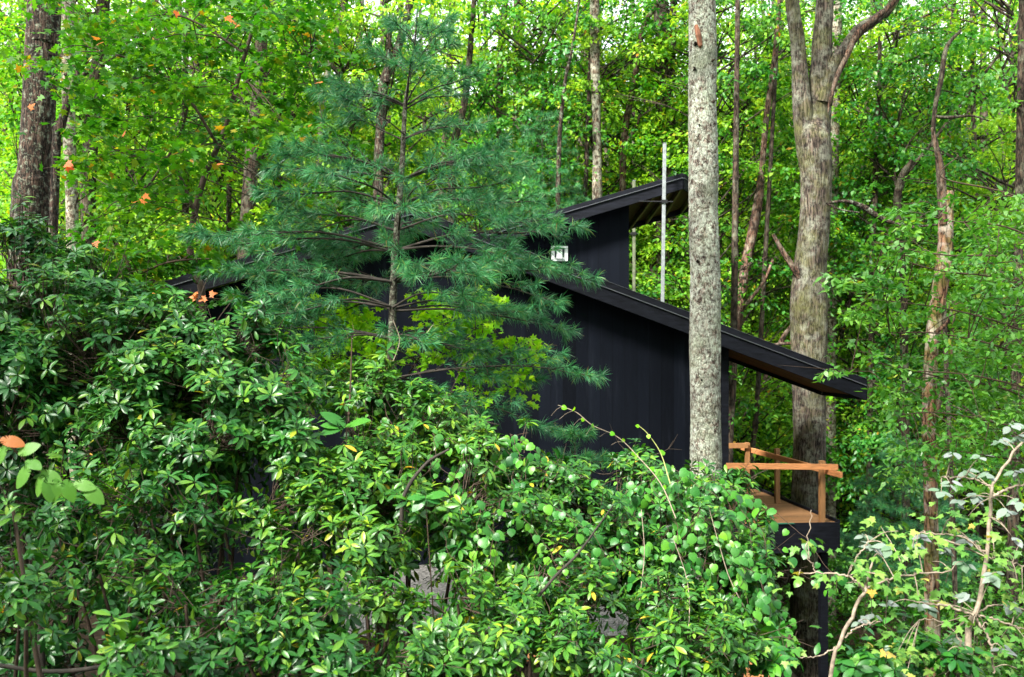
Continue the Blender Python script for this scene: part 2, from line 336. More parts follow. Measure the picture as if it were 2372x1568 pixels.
M['pinebark'] = barkmat('pine_bark', (.025, .022, .02), (.08, .07, .058), (.22, .24, .19), .3, 40, 1.6, bump=.5, lscale=30)
M['twig'] = plain('brown_twig', (.06, .035, .022), .8, 0, .4, 20)
M['darktwig'] = plain('dark_twig', (.05, .032, .022), .85, 0, .4, 20)
M['pinetwig'] = plain('pine_twig', (.028, .022, .018), .85, 0, .5, 20)
M['paletwig'] = plain('pale_twig', (.24, .19, .145), .8, 0, .4, 40)
M['greenstem'] = plain('green_stem', (.28, .30, .09), .6, 0, .2, 30)
RDIR = V(math.cos(R(5.61)), math.sin(R(5.61)), 0); DDIR = V(-math.sin(R(5.61)), math.cos(R(5.61)), 0)
M['siding'] = plankmat('black_siding', (.0032, .0044, .0076), .6, .20, tuple(RDIR), .85, .3, .06)
M['fascia'] = plain('black_fascia', (.006, .0068, .0105), .7, 0, .5, 5, (1, 1, 6), .1, .1)
M['roofing'] = plain('roof_membrane', (.02, .02, .024), .6, 0, .3, 6)
M['drip'] = plain('drip_metal', (.2, .2, .24), .35, .8, .1, 8)
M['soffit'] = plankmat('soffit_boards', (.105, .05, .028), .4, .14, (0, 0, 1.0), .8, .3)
M['rafter'] = plain('rafter_wood', (.17, .14, .045), .8, 0, .25, 9, (1, 1, 1))
M['rail'] = plain('rail_wood', (.46, .19, .07), .65, 0, .3, 6, (1, 1, 9), .15)
M['postwood'] = plain('post_wood', (.24, .115, .042), .65, 0, .3, 7, (3, 3, .4), .15)
M['deckwood'] = plankmat('deck_boards', (.19, .095, .04), .4, .14, tuple(DDIR), .7, .4)
M['galv'] = plain('galvanised_steel', (.25, .27, .28), .45, .4, .25, 14)
M['galv_olive'] = plain('olive_grey_steel', (.12, .135, .085), .55, .2, .3, 14)  # darker, greener grey than the other post
M['black_metal'] = plain('black_metal', (.012, .012, .014), .5, .3, .1, 8)
M['white'] = plain('white_plastic', (.72, .74, .76), .4, 0, .04, 5)
M['grille'] = plain('grey_grille', (.05, .055, .065), .5, .2, .1, 5)
M['litter'] = plain('leaf_litter', (.02, .014, .009), .95, 0, .7, 9, (1, 1, 1), .6, .05)
M['gravel'] = plain('pale_gravel', (.12, .115, .11), .9, 0, .7, 24, (1, 1, 1), .8, .1)
M['flash'] = plain('green_flashing', (.02, .11, .075), .5)

# ------------------------------------------------------------------ ground
def grid_ground():
    xs = np.concatenate([np.linspace(-160, -20, 15), np.linspace(-18, 20, 96), np.linspace(24, 160, 15)])
    ys = np.concatenate([np.linspace(-30, -2, 8), np.linspace(0, 50, 110), np.linspace(55, 240, 20)])
    v = [(x, y, ground(x, y)+.05*math.sin(x*1.7+y)*math.cos(y*1.3-x*.4)+.03*math.sin(x*4.1)*math.sin(y*3.7)) for y in ys for x in xs]
    n = len(xs); f = [(j*n+i, j*n+i+1, (j+1)*n+i+1, (j+1)*n+i) for j in range(len(ys)-1) for i in range(n-1)]
    o = link('ground', raw_mesh('ground', v, tris=f, smoothf=True), M['litter']); tag(o, kind='structure')
    v = []; f = []; nx, ny = 40, 24
    for j in range(ny+1):
        for i in range(nx+1):
            a = i/nx; y = 11.6+4.2*j/ny; xl = -2.5+.4*math.sin(y*2.1); xr = 2.0+.35*math.sin(y*1.7+1)
            x = xl+(xr-xl)*a; e = .05*math.sin(x*1.7+y)*math.cos(y*1.3-x*.4)+.03*math.sin(x*4.1)*math.sin(y*3.7)
            edge = min(i, nx-i, j, ny-j)
            v.append((x, y, ground(x, y)+e+(.035 if edge > 0 else -.03)))
    f = [(j*(nx+1)+i, j*(nx+1)+i+1, (j+1)*(nx+1)+i+1, (j+1)*(nx+1)+i) for j in range(ny) for i in range(nx)]
    tag(link('gravel_path', raw_mesh('gravel_path', v, tris=f, smoothf=True), M['gravel']), kind='structure')
grid_ground()

# ------------------------------------------------------------------ black house
O0 = V(5.10, 16.3, 0)
def H(x, y, v):
    d = V((x-CX)/F, 1, (HY-y)/F); t = (v+O0 @ DDIR)/(d @ DDIR); return d*t
def at_u(p, v):    # same point pushed to depth v of the house frame
    return p+DDIR*(v-((p-O0) @ DDIR))
UP = V(0, 0, 1)
house = thing('black_cabin', (0, 16.0, -3.6), 'black stained timber cabin with low pitched roofs behind the pine and shrubs', 'house')
VF = -.35
ridge_t = H(953.5, 482, VF); right_t = H(2003, 877, VF); left_t = H(330, 667, VF)
def drop(p, z): return p-UP*z
def slope_strip(mb, a, b, z0, z1, v0, v1):   # strip below line a-b between drops z0..z1, from depth v0 to v1
    a, b = at_u(a, v0), at_u(b, v0)
    mb.hexa(drop(a, z0), drop(b, z0), drop(b, z1), drop(a, z1), DDIR*(v1-v0))
roof_thk, VB = .345, 1.35
# roof deck (two slopes; the part left of the upper wing runs further back)
wing_x = H(1470, 600, VF)
tpar = (wing_x-ridge_t) @ RDIR/((right_t-ridge_t) @ RDIR); mid_t = ridge_t+(right_t-ridge_t)*tpar
rb = MB(); slope_strip(rb, mid_t, right_t, .004, .07, VF+.003, VB-.003); slope_strip(rb, ridge_t, mid_t, .004, .07, VF+.003, 2.28); slope_strip(rb, left_t, ridge_t, .004, .07, VF+.003, 2.28)
roof = rb.build('roof', M['roofing'], house)
fb = MB(); slope_strip(fb, ridge_t, right_t, .113, roof_thk, VF-.04, VF); slope_strip(fb, left_t, ridge_t, .113, roof_thk*.9, VF-.04, VF)
slope_strip(fb, mid_t, right_t, .08, roof_thk, VB, VB+.04)
e0 = at_u(right_t, VF); fb.hexa(drop(e0, .006), drop(e0, roof_thk), drop(at_u(right_t, VB), roof_thk), drop(at_u(right_t, VB), .006), RDIR*.04)
fb.build('fascia', M['fascia'], roof, bevel=.003)
tb = MB(); slope_strip(tb, ridge_t, right_t, 0, .100, VF-.055, VF); slope_strip(tb, left_t, ridge_t, 0, .095, VF-.055, VF)
tb.build('edge_trim', M['fascia'], roof, bevel=.003)
db = MB(); slope_strip(db, ridge_t, right_t, .101, .111, VF-.068, VF); slope_strip(db, left_t, ridge_t, .096, .105, VF-.068, VF); slope_strip(db, ridge_t, right_t, -.004, -.0005, VF-.062, VF+.02)
db.build('drip_edge', M['drip'], roof)
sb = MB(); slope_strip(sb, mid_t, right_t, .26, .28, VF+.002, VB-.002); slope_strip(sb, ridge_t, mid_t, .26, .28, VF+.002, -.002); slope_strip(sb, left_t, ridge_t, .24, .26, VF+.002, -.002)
def boards_slope():
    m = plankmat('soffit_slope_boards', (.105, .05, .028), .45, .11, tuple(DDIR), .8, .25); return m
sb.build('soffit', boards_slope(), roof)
# lower wall block
def wall_top(x, d=.285):   # point on wall plane under roof at pixel x
    p = H(x, 700, 0); u = (p-ridge_t) @ RDIR
    if u >= 0: z = ridge_t[2]+(right_t-ridge_t)[2]*u/((right_t-ridge_t) @ RDIR)
    else: z = ridge_t[2]+(left_t-ridge_t)[2]*u/((left_t-ridge_t) @ RDIR)
    return V(p[0], p[1], z-d)
GB = -4.6
a, b, c = wall_top(400), wall_top(953.5), wall_top(1681)
mdl = wall_top(1440)
wb = MB(); wb.prism([V(a[0], a[1], GB), V(mdl[0], mdl[1], GB), mdl, b, a], DDIR*2.29)
wb.prism([V(mdl[0], mdl[1], GB)+RDIR*.001, V(c[0], c[1], GB-1.6), c, mdl+RDIR*.001], DDIR*(VB-.004))
wb.build('wall', M['siding'], house)
cb = MB(); cb.bar(drop(c, .0)-RDIR*.02-DDIR*.012, V(c[0], c[1], GB-1.6)-RDIR*.02-DDIR*.012, RDIR*.11, DDIR*.05); cb.build('corner_board', M['fascia'], house)
# upper wing
VU = 2.0; hU = .29
A0 = H(1579.4, 401.6, VU); A1 = H(1288.7, 487.4, VU); s_dir = nrm(A1-A0); LU = 4.4
tB = A0[2]/((HY-444.8)/F); B0 = V((1636.6-CX)/F*tB, tB, A0[2])
e_dir = B0-A0
ub = MB(); ub.hexa(drop(A0, .004), drop(B0, .004), drop(B0+s_dir*LU, .004), drop(A0+s_dir*LU, .004), -UP*.06)
uroof = ub.build('upper_roof', M['roofing'], house)
fb = MB(); n_ = -DDIR
def ustrip(mb, p, q, z0, z1, ext): mb.hexa(drop(p, z0), drop(q, z0), drop(q, z1), drop(p, z1), ext)
ustrip(fb, A0, A0+s_dir*LU, .090, hU, n_*.04); ustrip(fb, A0, B0, .09, hU, RDIR*.04); ustrip(fb, B0, B0+s_dir*LU, .07, hU, DDIR*.04)
fb.build('fascia', M['fascia'], uroof, bevel=.003)
fb = MB(); ustrip(fb, A0, A0+s_dir*LU, 0, .079, n_*.055); ustrip(fb, A0, B0, 0, .079, RDIR*.05); fb.build('edge_trim', M['fascia'], uroof, bevel=.003)
fb = MB(); ustrip(fb, A0, A0+s_dir*LU, .080, .089, n_*.068); ustrip(fb, A0, B0, .08, .089, RDIR*.055); fb.build('drip_edge', M['drip'], uroof)
fb = MB(); fb.hexa(drop(A0, .17), drop(B0, .17), drop(B0+s_dir*LU, .17), drop(A0+s_dir*LU, .17), -UP*.015)
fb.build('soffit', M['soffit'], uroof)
def at_px(base, x):
    lo, hi = 0, LU
    for _ in range(40):
        m_ = (lo+hi)/2; q = base+s_dir*m_; px = CX+F*q[0]/q[1]
        if px > x: lo = m_
        else: hi = m_
    return base+s_dir*lo
for xn, xf in ((1515, 1460), (1552, 1497), (1578, 1537)):
    q0, q1 = at_px(drop(A0, .235), xn), at_px(drop(B0, .235), xf)
    MB().bar(q0, q1, nrm(s_dir)*.05, UP*.10).build('rafter', M['rafter'], uroof)
MB().bar(drop(A0+e_dir*.45, .235), at_px(drop(B0, .235), 1578), nrm(s_dir)*.05, UP*.10).build('rafter', M['rafter'], uroof)
q0 = H(1456.5, 473.6, VU+.3); q1 = H(1200, 549, VU+.3)
zt = lambda p: A0[2]+(s_dir[2]/(s_dir @ RDIR))*((p-A0) @ RDIR)-.19
q0[2], q1[2] = zt(q0), zt(q1)
wb = MB(); wb.prism([V(q1[0], q1[1], GB), V(q0[0], q0[1], GB), q0, q1], DDIR*1.75); wb.build('upper_wall', M['siding'], house)
# vent
vt = MB(); va, vb_ = H(1276, 570, VU+.3), H(1314, 605, VU+.3); cx_ = (va+vb_)/2; wv = abs((vb_-va) @ RDIR); hv = va[2]-vb_[2]
vt.bar(V(*va)+RDIR*.03-UP*hv/2, V(*va)+RDIR*.03-UP*hv/2-DDIR*.05, RDIR*.06, UP*hv)
vt.bar(V(*vb_)-RDIR*.03+UP*hv/2, V(*vb_)-RDIR*.03+UP*hv/2-DDIR*.05, RDIR*.06, UP*hv)
vt.bar(cx_+UP*(hv/2-.02), cx_+UP*(hv/2-.02)-DDIR*.05, RDIR*(wv-.12), UP*.04); vt.bar(cx_-UP*(hv/2-.02), cx_-UP*(hv/2-.02)-DDIR*.05, RDIR*(wv-.12), UP*.04)
vt.bar(cx_+UP*(hv/2-.01)-DDIR*.03, cx_+UP*(hv/2-.03)-DDIR*.12, RDIR*(wv-.10), UP*.012); vt.bar(cx_-UP*(hv/2-.05)-DDIR*.03, cx_-UP*(hv/2-.05)-DDIR*.09, RDIR*(wv-.14), UP*.01)
vent = vt.build('wall_vent', M['white'], house, bevel=.003)
g = MB(); g.bar(cx_, cx_-DDIR*.02, RDIR*(wv-.12), UP*(hv-.08))
for k in range(9): g.bar(cx_+UP*(-hv/2+.06+k*(hv-.12)/8), cx_+UP*(-hv/2+.06+k*(hv-.12)/8)-DDIR*.045, RDIR*(wv-.125), UP*.008)
g.build('grille', M['grille'], vent)
MB().bar(cx_-RDIR*.005-DDIR*.03, cx_-RDIR*.005-DDIR*.07, RDIR*.10, UP*(hv-.12)).build('flap', M['white'], vent, bevel=.004)
# posts beside the roof
def steel_post(pt, pb_x, v, ztop_px, label, clamp_y, strut=None, mat='galv'):
    top = H(pt, ztop_px, v); low = H(pb_x, 700, v); dxy = (top-low)/(top[2]-low[2]); gz = ground(low[0], low[1])
    base = low-dxy*(low[2]-gz+.1)
    t = thing('steel_post', base, label, 'post', 'galvanised posts beside the cabin roof')
    MB().bar(base, top, RDIR*.056, DDIR*.056).build('post', M[mat], t, bevel=.004)
    MB().bar(top, top+UP*.012, RDIR*.064, DDIR*.064).build('cap', M['galv'], t, bevel=.003)
    c_ = H(pt-1, clamp_y, v)
    cl = MB().bar(c_-UP*.03, c_+UP*.03, RDIR*.10, DDIR*.10)
    if strut:
        p1 = c_-RDIR*strut[0]; p2 = c_+RDIR*strut[1]
        cl.tube([p1, p2], .012, 6)
    cl.build('clamp', M['black_metal'], t)
steel_post(1539, 1534, 1.66, 333, 'tall square galvanised steel post passing in front of the upper roof', 467, (.46, .16))
steel_post(1468, 1468, 5.0, 419, 'thinner olive grey steel post behind the upper roof, only its tip above the roof', 541, (.1, .12), 'galv_olive')

# deck
DZ = -2.854
deck = thing('deck', (4.4, 16.3, -6.5), 'small timber deck with black skirt at the right end of the cabin', 'deck')
uL = (c-O0) @ RDIR+.01; uR = .245
def DP(u, v, z): return O0+RDIR*u+DDIR*v+UP*(z-O0[2])
MB().hexa(DP(uL, .04, DZ), DP(uR, .04, DZ), DP(uR, 3.95, DZ), DP(uL, 3.95, DZ), -UP*.03).build('floor_boards', M['deckwood'], deck)
k = MB(); k.bar(DP(uL, .02, DZ-.235), DP(uR, .02, DZ-.235), DDIR*.04, UP*.49); k.bar(DP(uR+.02, 0, DZ-.215), DP(uR+.02, 4, DZ-.215), RDIR*.04, UP*.53)
k.bar(DP(uL, 3.98, DZ-.235), DP(uR, 3.98, DZ-.235), DDIR*.04, UP*.49); k.build('skirt', M['fascia'], deck, bevel=.004)
k = MB().bar(DP(-.95, -.004, DZ+.008), DP(-.5, -.004, DZ+.008), DDIR*.05, UP*.014); k.build('flashing', M['flash'], deck)
for u, v in ((.1, .25), (.1, 3.7), (uL+.2, 3.7)):
    p_ = DP(u, v, DZ-.5); MB().bar(p_, V(p_[0], p_[1], ground(p_[0], p_[1])-.1), RDIR*.12, DDIR*.12).build('support_post', M['fascia'], deck)
PT = -1.838
for X_, Y_ in ((5.10, 16.38), (4.90, 18.4), (4.62, 19.55)):
    MB().bar(V(X_, Y_, DZ+.002), V(X_, Y_, PT), RDIR*.085, DDIR*.085).build('railing_post', M['postwood'], deck, bevel=.003)
fl = H(1682, 1079, -.09); fr_ = H(1940, 1081.5, -.09)
MB().bar(fl, fr_, DDIR*.04, UP*.094).build('rail', M['rail'], deck, bevel=.003)
sdir = nrm(V(5.10, 16.38, 0)-V(4.90, 18.4, 0)); off = RDIR*.066
ps = V(5.10, 16.38, -2.0)+sdir*.6+off; pe = V(4.61, 20.1, -1.99)+off*.4
MB().bar(ps, pe, RDIR*.04, UP*.094).build('rail', M['rail'], deck, bevel=.003)
MB().bar(V(4.62, 19.48, -1.89), V(4.62, 19.48, -1.89)-RDIR*1.3, DDIR*.04, UP*.10).build('rail', M['postwood'], deck, bevel=.003)
for k_, (x, y, Y, L_, ang) in enumerate(((1285, 1546, 10.6, .9, .3), (1770, 1556, 9.9, 1.0, -.5), (1735, 1530, 10.3, 1.1, .75))):
    p_ = P(x, y, Y); p_[2] = ground(p_[0], p_[1])+.08; dv_ = V(math.cos(ang), math.sin(ang), .02)*L_/2
    o = MB().bar(p_-dv_, p_+dv_, nrm(np.cross(dv_, UP))*.14, UP*.04).build('lumber_board', M['rail'], None, bevel=.003)
    tag(o, ['orange board lying on gravel under the middle shrubs', 'orange board below the vine mound, nearest the dark gap', 'tilted orange board just above another near the dark gap'][k_], 'board', 'offcut boards on the ground')

# ------------------------------------------------------------------ trunks
def trunk_path(px, Y, ybase=None, lean=0):
    """px: list of (x,y,halfwidth_px) top first or bottom first -> rows x,y,z,r with a base on the terrain"""
    rows = [np.append(P(x, y, Y), h/F*Y) for x, y, h in px]
    rows.sort(key=lambda r: r[2])
    b = rows[0].copy(); g = ground(b[0], b[1])-.15
    if b[2] > g+.3:
        dx = (rows[0]-rows[1])/max(.2, rows[1][2]-rows[0][2]) if len(rows) > 1 else b*0
        n = b.copy(); n[0] += dx[0]*(b[2]-g)*.4; n[2] = g; n[3] = b[3]*1.22; rows.insert(0, n)
    return np.array(rows)
def trunk_mesh(name, paths, seg=.12, n=14, rough=.05, butt=True):
    T = Tubes()
    for rows in paths:
        L = np.linalg.norm(np.diff(rows[:, :3], axis=0), axis=1).sum(); m = max(4, int(L/seg))
        s = spline(rows, m); s[:, 3] = np.maximum(s[:, 3], .003)
        v, f = tube_arrays(s[:, :3], s[:, 3], n)
        a = np.tile(np.arange(n)*2*math.pi/n, m); zz = np.repeat(np.cumsum(np.r_[0, np.linalg.norm(np.diff(s[:, :3], axis=0), axis=1)]), n)
        ph = rng.uniform(0, 6, 6)
        d = np.sin(2*a+ph[0]+zz*.6)*.5+np.sin(3*a+ph[1]-zz*1.3)*.4+np.sin(5*a+ph[2]+zz*2.1)*.3+np.sin(zz*3.7+ph[3]+a)*.3+np.sin(zz*9+ph[4]+2*a)*.2
        cen = np.repeat(s[:, :3], n, 0); v = cen+(v-cen)*(1+rough*d)[:, None]+(v-cen)*rng.normal(0, rough*.25, len(v))[:, None]
        T.v.append(v); T.f.append(f+T.n); T.n += len(v)
    return T.mesh(name)
def extend_up(rows, z, r_end=.4):
    t = rows[-1]; q = t.copy(); dv = (rows[-1]-rows[-2])/max(.1, rows[-1][2]-rows[-2][2])
    q[:2] += dv[:2]*(z-t[2])*.7; q[2] = z; q[3] = t[3]*r_end; return np.vstack([rows, q])

# unseen big tree crowns, widened and moved towards the viewpoint to shade the foreground
def shading_crown(name, cx, cy_, z0, z1, rad, parent, mat, nS=60, tmpl=None, size=.16):
    a_ = rng.uniform(0, 6.283, nS); q_ = rad*np.sqrt(rng.uniform(0, 1, nS))
    c = np.stack([cx+q_*np.cos(a_), cy_+q_*np.sin(a_)*1.15, rng.uniform(z0, z1, nS)], -1)
    p, a, no = sprays(c, rng.uniform(.45, .9, nS), 60)
    return link(name, leaves(name, tmpl or T_rhomb(.65), p, a, no, size*rng.uniform(.7, 1.2, len(p))), mat, parent)

# front lichen tree
Yl = 12.6
rows = extend_up(trunk_path([(1638, 1240, 38), (1635, 1060, 36), (1633, 930, 34.5), (1632, 800, 36), (1633, 650, 35), (1629, 500, 34), (1629, 380, 34.5), (1626, 240, 32.5), (1628, 120, 32.5), (1625, 0, 31)], Yl), 11, .6)
t = thing('lichen_tree', rows[0][:3], 'straight pale lichen covered trunk standing in front of the black cabin wall', 'tree')
tr = link('trunk', trunk_mesh('trunk', [rows], .03, 56, .028), M['lichenbark'], t)
K = MB()
for x, y, s_ in ((1612, 100, 9), (1650, 140, 7), (1610, 158, 6), (1655, 385, 10), (1617, 605, 8), (1640, 470, 6), (1625, 880, 7), (1652, 235, 7), (1620, 290, 6)):
    p_ = P(x, y, Yl-.17); K = MB(); K.tube([p_+V(0, .06, 0), p_+V(0, -.0, .0), p_+V((x-1630)/F*3, -.018, .012)], [s_/F*Yl*.6, s_/F*Yl*.4, .008], 7); K.build('knot', M['darkbark'], tr)
K = MB()
for x0, y0, x1, y1, hw in ((1612, 60, 1622, 105, 7), (1618, 70, 1622, 98, 4)):
    p0, p1 = P(x0, y0, Yl-.168), P(x1, y1, Yl-.182); K.tube([p0+V(0, .03, .02), p0, (p0+p1)/2-V(0, .01, 0), p1, p1+V(0, .03, -.03)], [.01, hw/F*Yl*.7, hw/F*Yl, hw/F*Yl*.7, .01], 7)
K.build('bark_scar', M['redwood'], tr)
shading_crown('crown', rows[-1][0]-1.0, Yl-7.0, 7.4, 11.5, 6.2, t, M['maple'], 230)

# forked oak
Yo = 18.6
main = trunk_path([(1872, 1500, 42), (1871, 1200, 38), (1875, 1020, 36), (1873, 860, 38), (1873, 720, 42), (1874, 630, 38), (1886, 520, 35), (1890, 410, 36), (1884, 325, 40), (1884, 295, 30), (1886, 268, 14), (1887, 250, 2)], Yo)
def pth(px, Y): return np.array([np.append(P(x, y, Y), h/F*Y) for x, y, h in px])
l1 = extend_up(pth([(1876, 400, 8), (1868, 345, 22), (1858, 250, 22), (1852, 170, 18), (1846, 90, 16.5), (1834, 0, 15.5)], Yo), 10, .5)
l2 = extend_up(pth([(1888, 400, 10), (1892, 340, 26), (1897, 230, 28), (1902, 150, 24), (1903, 100, 22), (1908, 40, 20), (1910, 0, 19.5)], Yo+.1), 10.5, .5)
l3 = extend_up(pth([(1905, 240, 22), (1925, 160, 16), (1955, 115, 14), (1990, 70, 14), (2040, 35, 11), (2075, -5, 10)], Yo), 9, .6)
stub = pth([(1858, 650, 8), (1832, 612, 7), (1808, 575, 5.5), (1790, 542, 3.5)], Yo-.15)
t = thing('forked_oak', main[0][:3], 'large brown trunk dividing into three limbs right of the lichen tree', 'tree')
trk = link('trunk', trunk_mesh('trunk', [main, l1, l2, l3], .06, 36, .035), M['oakbark'], t)
dead = pth([(1917, 262, .6), (1922, 235, 3.5), (1937, 182, 6), (1962, 128, 6.5), (1988, 75, 7.5), (2033, 38, 6), (2073, 0, 5.5), (2120, -90, 4)], Yo-.35)
for q_ in (dead, stub): link('dead_limb', trunk_mesh('dead_limb', [q_], .06, 12, .06), M['redbark'], t)
sidel = [pth([(1915, 470, 3), (1960, 466, 4), (2000, 480, 7), (2040, 505, 6), (2100, 525, 4), (2170, 520, 2)], Yo-.2), pth([(1912, 470, 2), (1945, 485, 2), (1990, 492, 1.5)], Yo-.3)]
link('side_limb', trunk_mesh('side_limb', sidel, .08, 8, .05), M['darkbark'], t)
shading_crown('crown', 5.5, Yo-3.5, 8.2, 12, 3.6, t, M['maple_cool'], 120)

# left dark trunk with companions
Yd = 13.5
rows = extend_up(trunk_path([(72, 520, 45), (78, 430, 38), (85, 330, 36), (92, 200, 36), (99, 80, 36), (103, 0, 36)], Yd), 11, .6)
t = thing('dark_oak', rows[0][:3], 'thick dark trunk with lichen specks rising at the far left above the rhododendron', 'tree')
link('trunk', trunk_mesh('trunk', [rows], .05, 36, .03), M['darkbark'], t)
shading_crown('crown', rows[-1][0]+.6, Yd-9.5, 7.4, 12.0, 7.0, t, M['maple'], 230)
rows = trunk_path([(128, 400, 10), (140, 300, 10), (160, 230, 9), (185, 160, 8), (205, 125, 7)], Yd-.3)
rows[0][0] += .1
br = [pth([(178, 185, 6), (205, 165, 5), (250, 140, 4), (300, 105, 3), (340, 60, 2.5), (360, 30, 1.5)], Yd-.3), pth([(150, 175, 5), (190, 150, 6), (215, 125, 5), (260, 115, 2), (330, 95, 1.5)], Yd-.2)]
t = thing('leaning_sapling', rows[0][:3], 'slim dark sapling leaning away from the thick far left trunk', 'tree')
link('trunk', trunk_mesh('trunk', [rows]+br, .06, 12, .05), M['darkbark'], t)
p, a, no = sprays(np.array([P(x, y, Yd-rng.uniform(-.6, 1.2)) for x, y in ((330, 40), (300, 90), (370, 90), (250, 120), (230, 70), (400, 40), (180, 90))]), .38, 60)
link('crown', leaves('crown', T_fan(MAPLE5), p, a, no, .085*rng.uniform(.7, 1.2, len(p))), M['maple'], t)

# broken mossy trunk right
Yb = 13.2
rows = trunk_path([(2155, 1160, 16), (2152, 1060, 15), (2152, 920, 16), (2158, 800, 15), (2172, 700, 17), (2186, 600, 17), (2190, 520, 16), (2192, 460, 15), (2193, 442, 13)], Yb)
t = thing('broken_trunk', rows[0][:3], 'mossy reddish dead trunk with a snapped top at right, bare limbs on it', 'tree')
link('trunk', trunk_mesh('trunk', [rows], .04, 24, .05), M['deadwood'], t)
lm = [pth([(2185, 520, 9), (2184, 450, 8), (2178, 390, 8), (2168, 340, 6), (2158, 295, 3)], Yb-.05), pth([(2165, 770, 4), (2180, 760, 5), (2195, 745, 4), (2205, 715, 2)], Yb-.1),
      pth([(2203, 842, 2.5), (2204, 800, 3), (2208, 750, 3), (2212, 695, 3)], Yb-.15), pth([(2168, 960, 5), (2176, 930, 5), (2182, 895, 4)], Yb-.1)]
for q_ in lm: link('dead_limb', trunk_mesh('dead_limb', [q_], .05, 8, .06), M['redbark'], t)
rows = trunk_path([(2176, 470, 5), (2162, 330, 5), (2165, 250, 5), (2180, 180, 6), (2192, 110, 5), (2225, 70, 3)], Yb+3)
rows2 = pth([(2165, 270, 3), (2200, 272, 4), (2250, 268, 2.5), (2290, 280, 1.5)], Yb+3)
t = thing('pale_sapling', rows[0][:3], 'thin pale bare sapling bending up above the snapped mossy trunk', 'tree')
link('trunk', trunk_mesh('trunk', [rows, rows2], .08, 8, .05), M['woodbark'], t)

# ------------------------------------------------------------------ woodland crowns (shared prototypes)
def crown_proto(k, radius, z0, z1, nS, nl, size, R_=(.38, .8)):
    z = rng.uniform(z0, z1, nS); ang = rng.uniform(0, 2*math.pi, nS); r = radius*np.sqrt(rng.uniform(.04, 1, nS))*rng.uniform(.7, 1.15, nS)
    c = np.stack([r*np.cos(ang), r*np.sin(ang), z], -1); out = np.stack([np.cos(ang), np.sin(ang), 0*ang], -1)
    p, a, no = sprays(c, rng.uniform(*R_, nS), nl, out=out)
    lm = leaves('woodland_crown', T_rhomb(.62), p, a, no, size*rng.uniform(.65, 1.25, len(p)))
    T = Tubes()
    for i in range(0, nS, 2):
        q = c[i]; h = max(z0-1.2, q[2]-rng.uniform(.5, 1.7)); b = V(0, 0, h); m_ = b*.45+q*.55+V(rng.normal(0, .15), rng.normal(0, .15), rng.uniform(-.1, .25))
        T.add(spline([b, m_, q], 6), np.linspace(.028, .006, 6), 4)
        for j in range(2):
            T.add([m_, q+rng.normal(0, .35, 3)*V(1, 1, .4)], [.012, .004], 3)
    return lm, T.mesh('woodland_limbs')
PROTO = [crown_proto(k, 2.1+.2*k, -3.2, 9.0, 135, 82, .125) for k in range(5)]
GNAMES = {}
def wood_tree(px, Y, label, bark='woodbark', leaf='maple', proto=0, coff=(0, 1.0), cs=1.0, zs=1.0, extra=None, name='woodland_tree', top=None, group=None, crown=True, cz=0.0):
    rows = extend_up(trunk_path(px, Y), top or 808/F*Y+3, .55)
    t = thing(name, rows[0][:3], label, 'tree', group)
    link('trunk', trunk_mesh('trunk', [rows]+(extra or []), .16, 12, .045), M[bark], t)
    if crown:
        lm, bm_ = PROTO[proto]; zc = float(t.location[2])
        mx = float(np.interp(-1.0, rows[:, 2], rows[:, 0])); 
        for nm, me, mt in (('crown', lm, M[leaf]), ('branchwork', bm_, M['woodbark'])):
            key = (nm, proto, leaf)
            if key not in GNAMES:
                m2 = me.copy() if nm == 'crown' else me
                m2.materials.clear(); m2.materials.append(mt); GNAMES[key] = m2
            o = bpy.data.objects.new(nm, GNAMES[key]); COL.objects.link(o); o.parent = t
            o.location = (mx-t.location[0]+coff[0], coff[1]*.6, -zc+cz); o.rotation_euler = (0, 0, rng.uniform(0, 6.28)); o.scale = (cs, cs, zs)
    return t
WT = wood_tree
WT([(168, 560, 14), (160, 300, 14), (157, 130, 14), (158, 0, 14)], 19, 'grey trunk close behind the thick far left trunk, seen near the top edge', 'palebark', 'maple', 0, (-.6, 1.6))
WT([(205, 620, 18), (205, 400, 18), (222, 200, 16), (240, 0, 14)], 20, 'dim brown trunk behind the leaning sapling on the left', 'woodbark', 'yellowgreen', 1, (.3, 2.0))
WT([(566, 640, 17), (575, 480, 17), (585, 330, 16), (603, 150, 14), (605, 0, 13)], 20.5, 'grey brown trunk left of the pine where the cabin roof slopes down', 'woodbark', 'yellowgreen', 2, (0, 2.4))
WT([(655, 600, 11), (655, 420, 11), (682, 220, 10), (688, 0, 9)], 23, 'slim dark trunk second to the left of the pine', 'woodbark', 'maple', 3, (.2, 2.2))
WT([(428, 640, 8), (430, 400, 8), (428, 200, 7), (436, 0, 7)], 22, 'narrow blackish trunk in the middle of the left woods', 'darkbark', 'maple', 4, (.2, 2.4))
WT([(531, 640, 6), (530, 480, 6), (534, 330, 5), (540, 100, 4)], 24, 'thin dark stem between two bigger trunks left of the pine', 'darkbark', 'yellowgreen', 0, (0, 2.0))
WT([(735, 500, 8), (748, 250, 7), (770, 110, 6), (795, 10, 5)], 22, 'pale trunk leaning right just left of the pine top', 'palebark', 'maple', 1, (.4, 2.4))
WT([(875, 520, 12), (880, 300, 11), (890, 190, 12), (925, 100, 10), (950, 0, 9)], 21.5, 'dark crooked trunk directly behind the pine top', 'darkbark', 'yellowgreen', 2, (0, 2.6), extra=[pth([(895, 190, 7), (900, 120, 6), (905, 60, 6), (930, 10, 5)], 21.4)])
WT([(1045, 620, 9), (1046, 440, 9), (1052, 330, 9), (1075, 240, 8), (1090, 100, 7)], 23, 'dark trunk right behind the pine, bending right', 'woodbark', 'maple_cool', 3, (.6, 2.2))
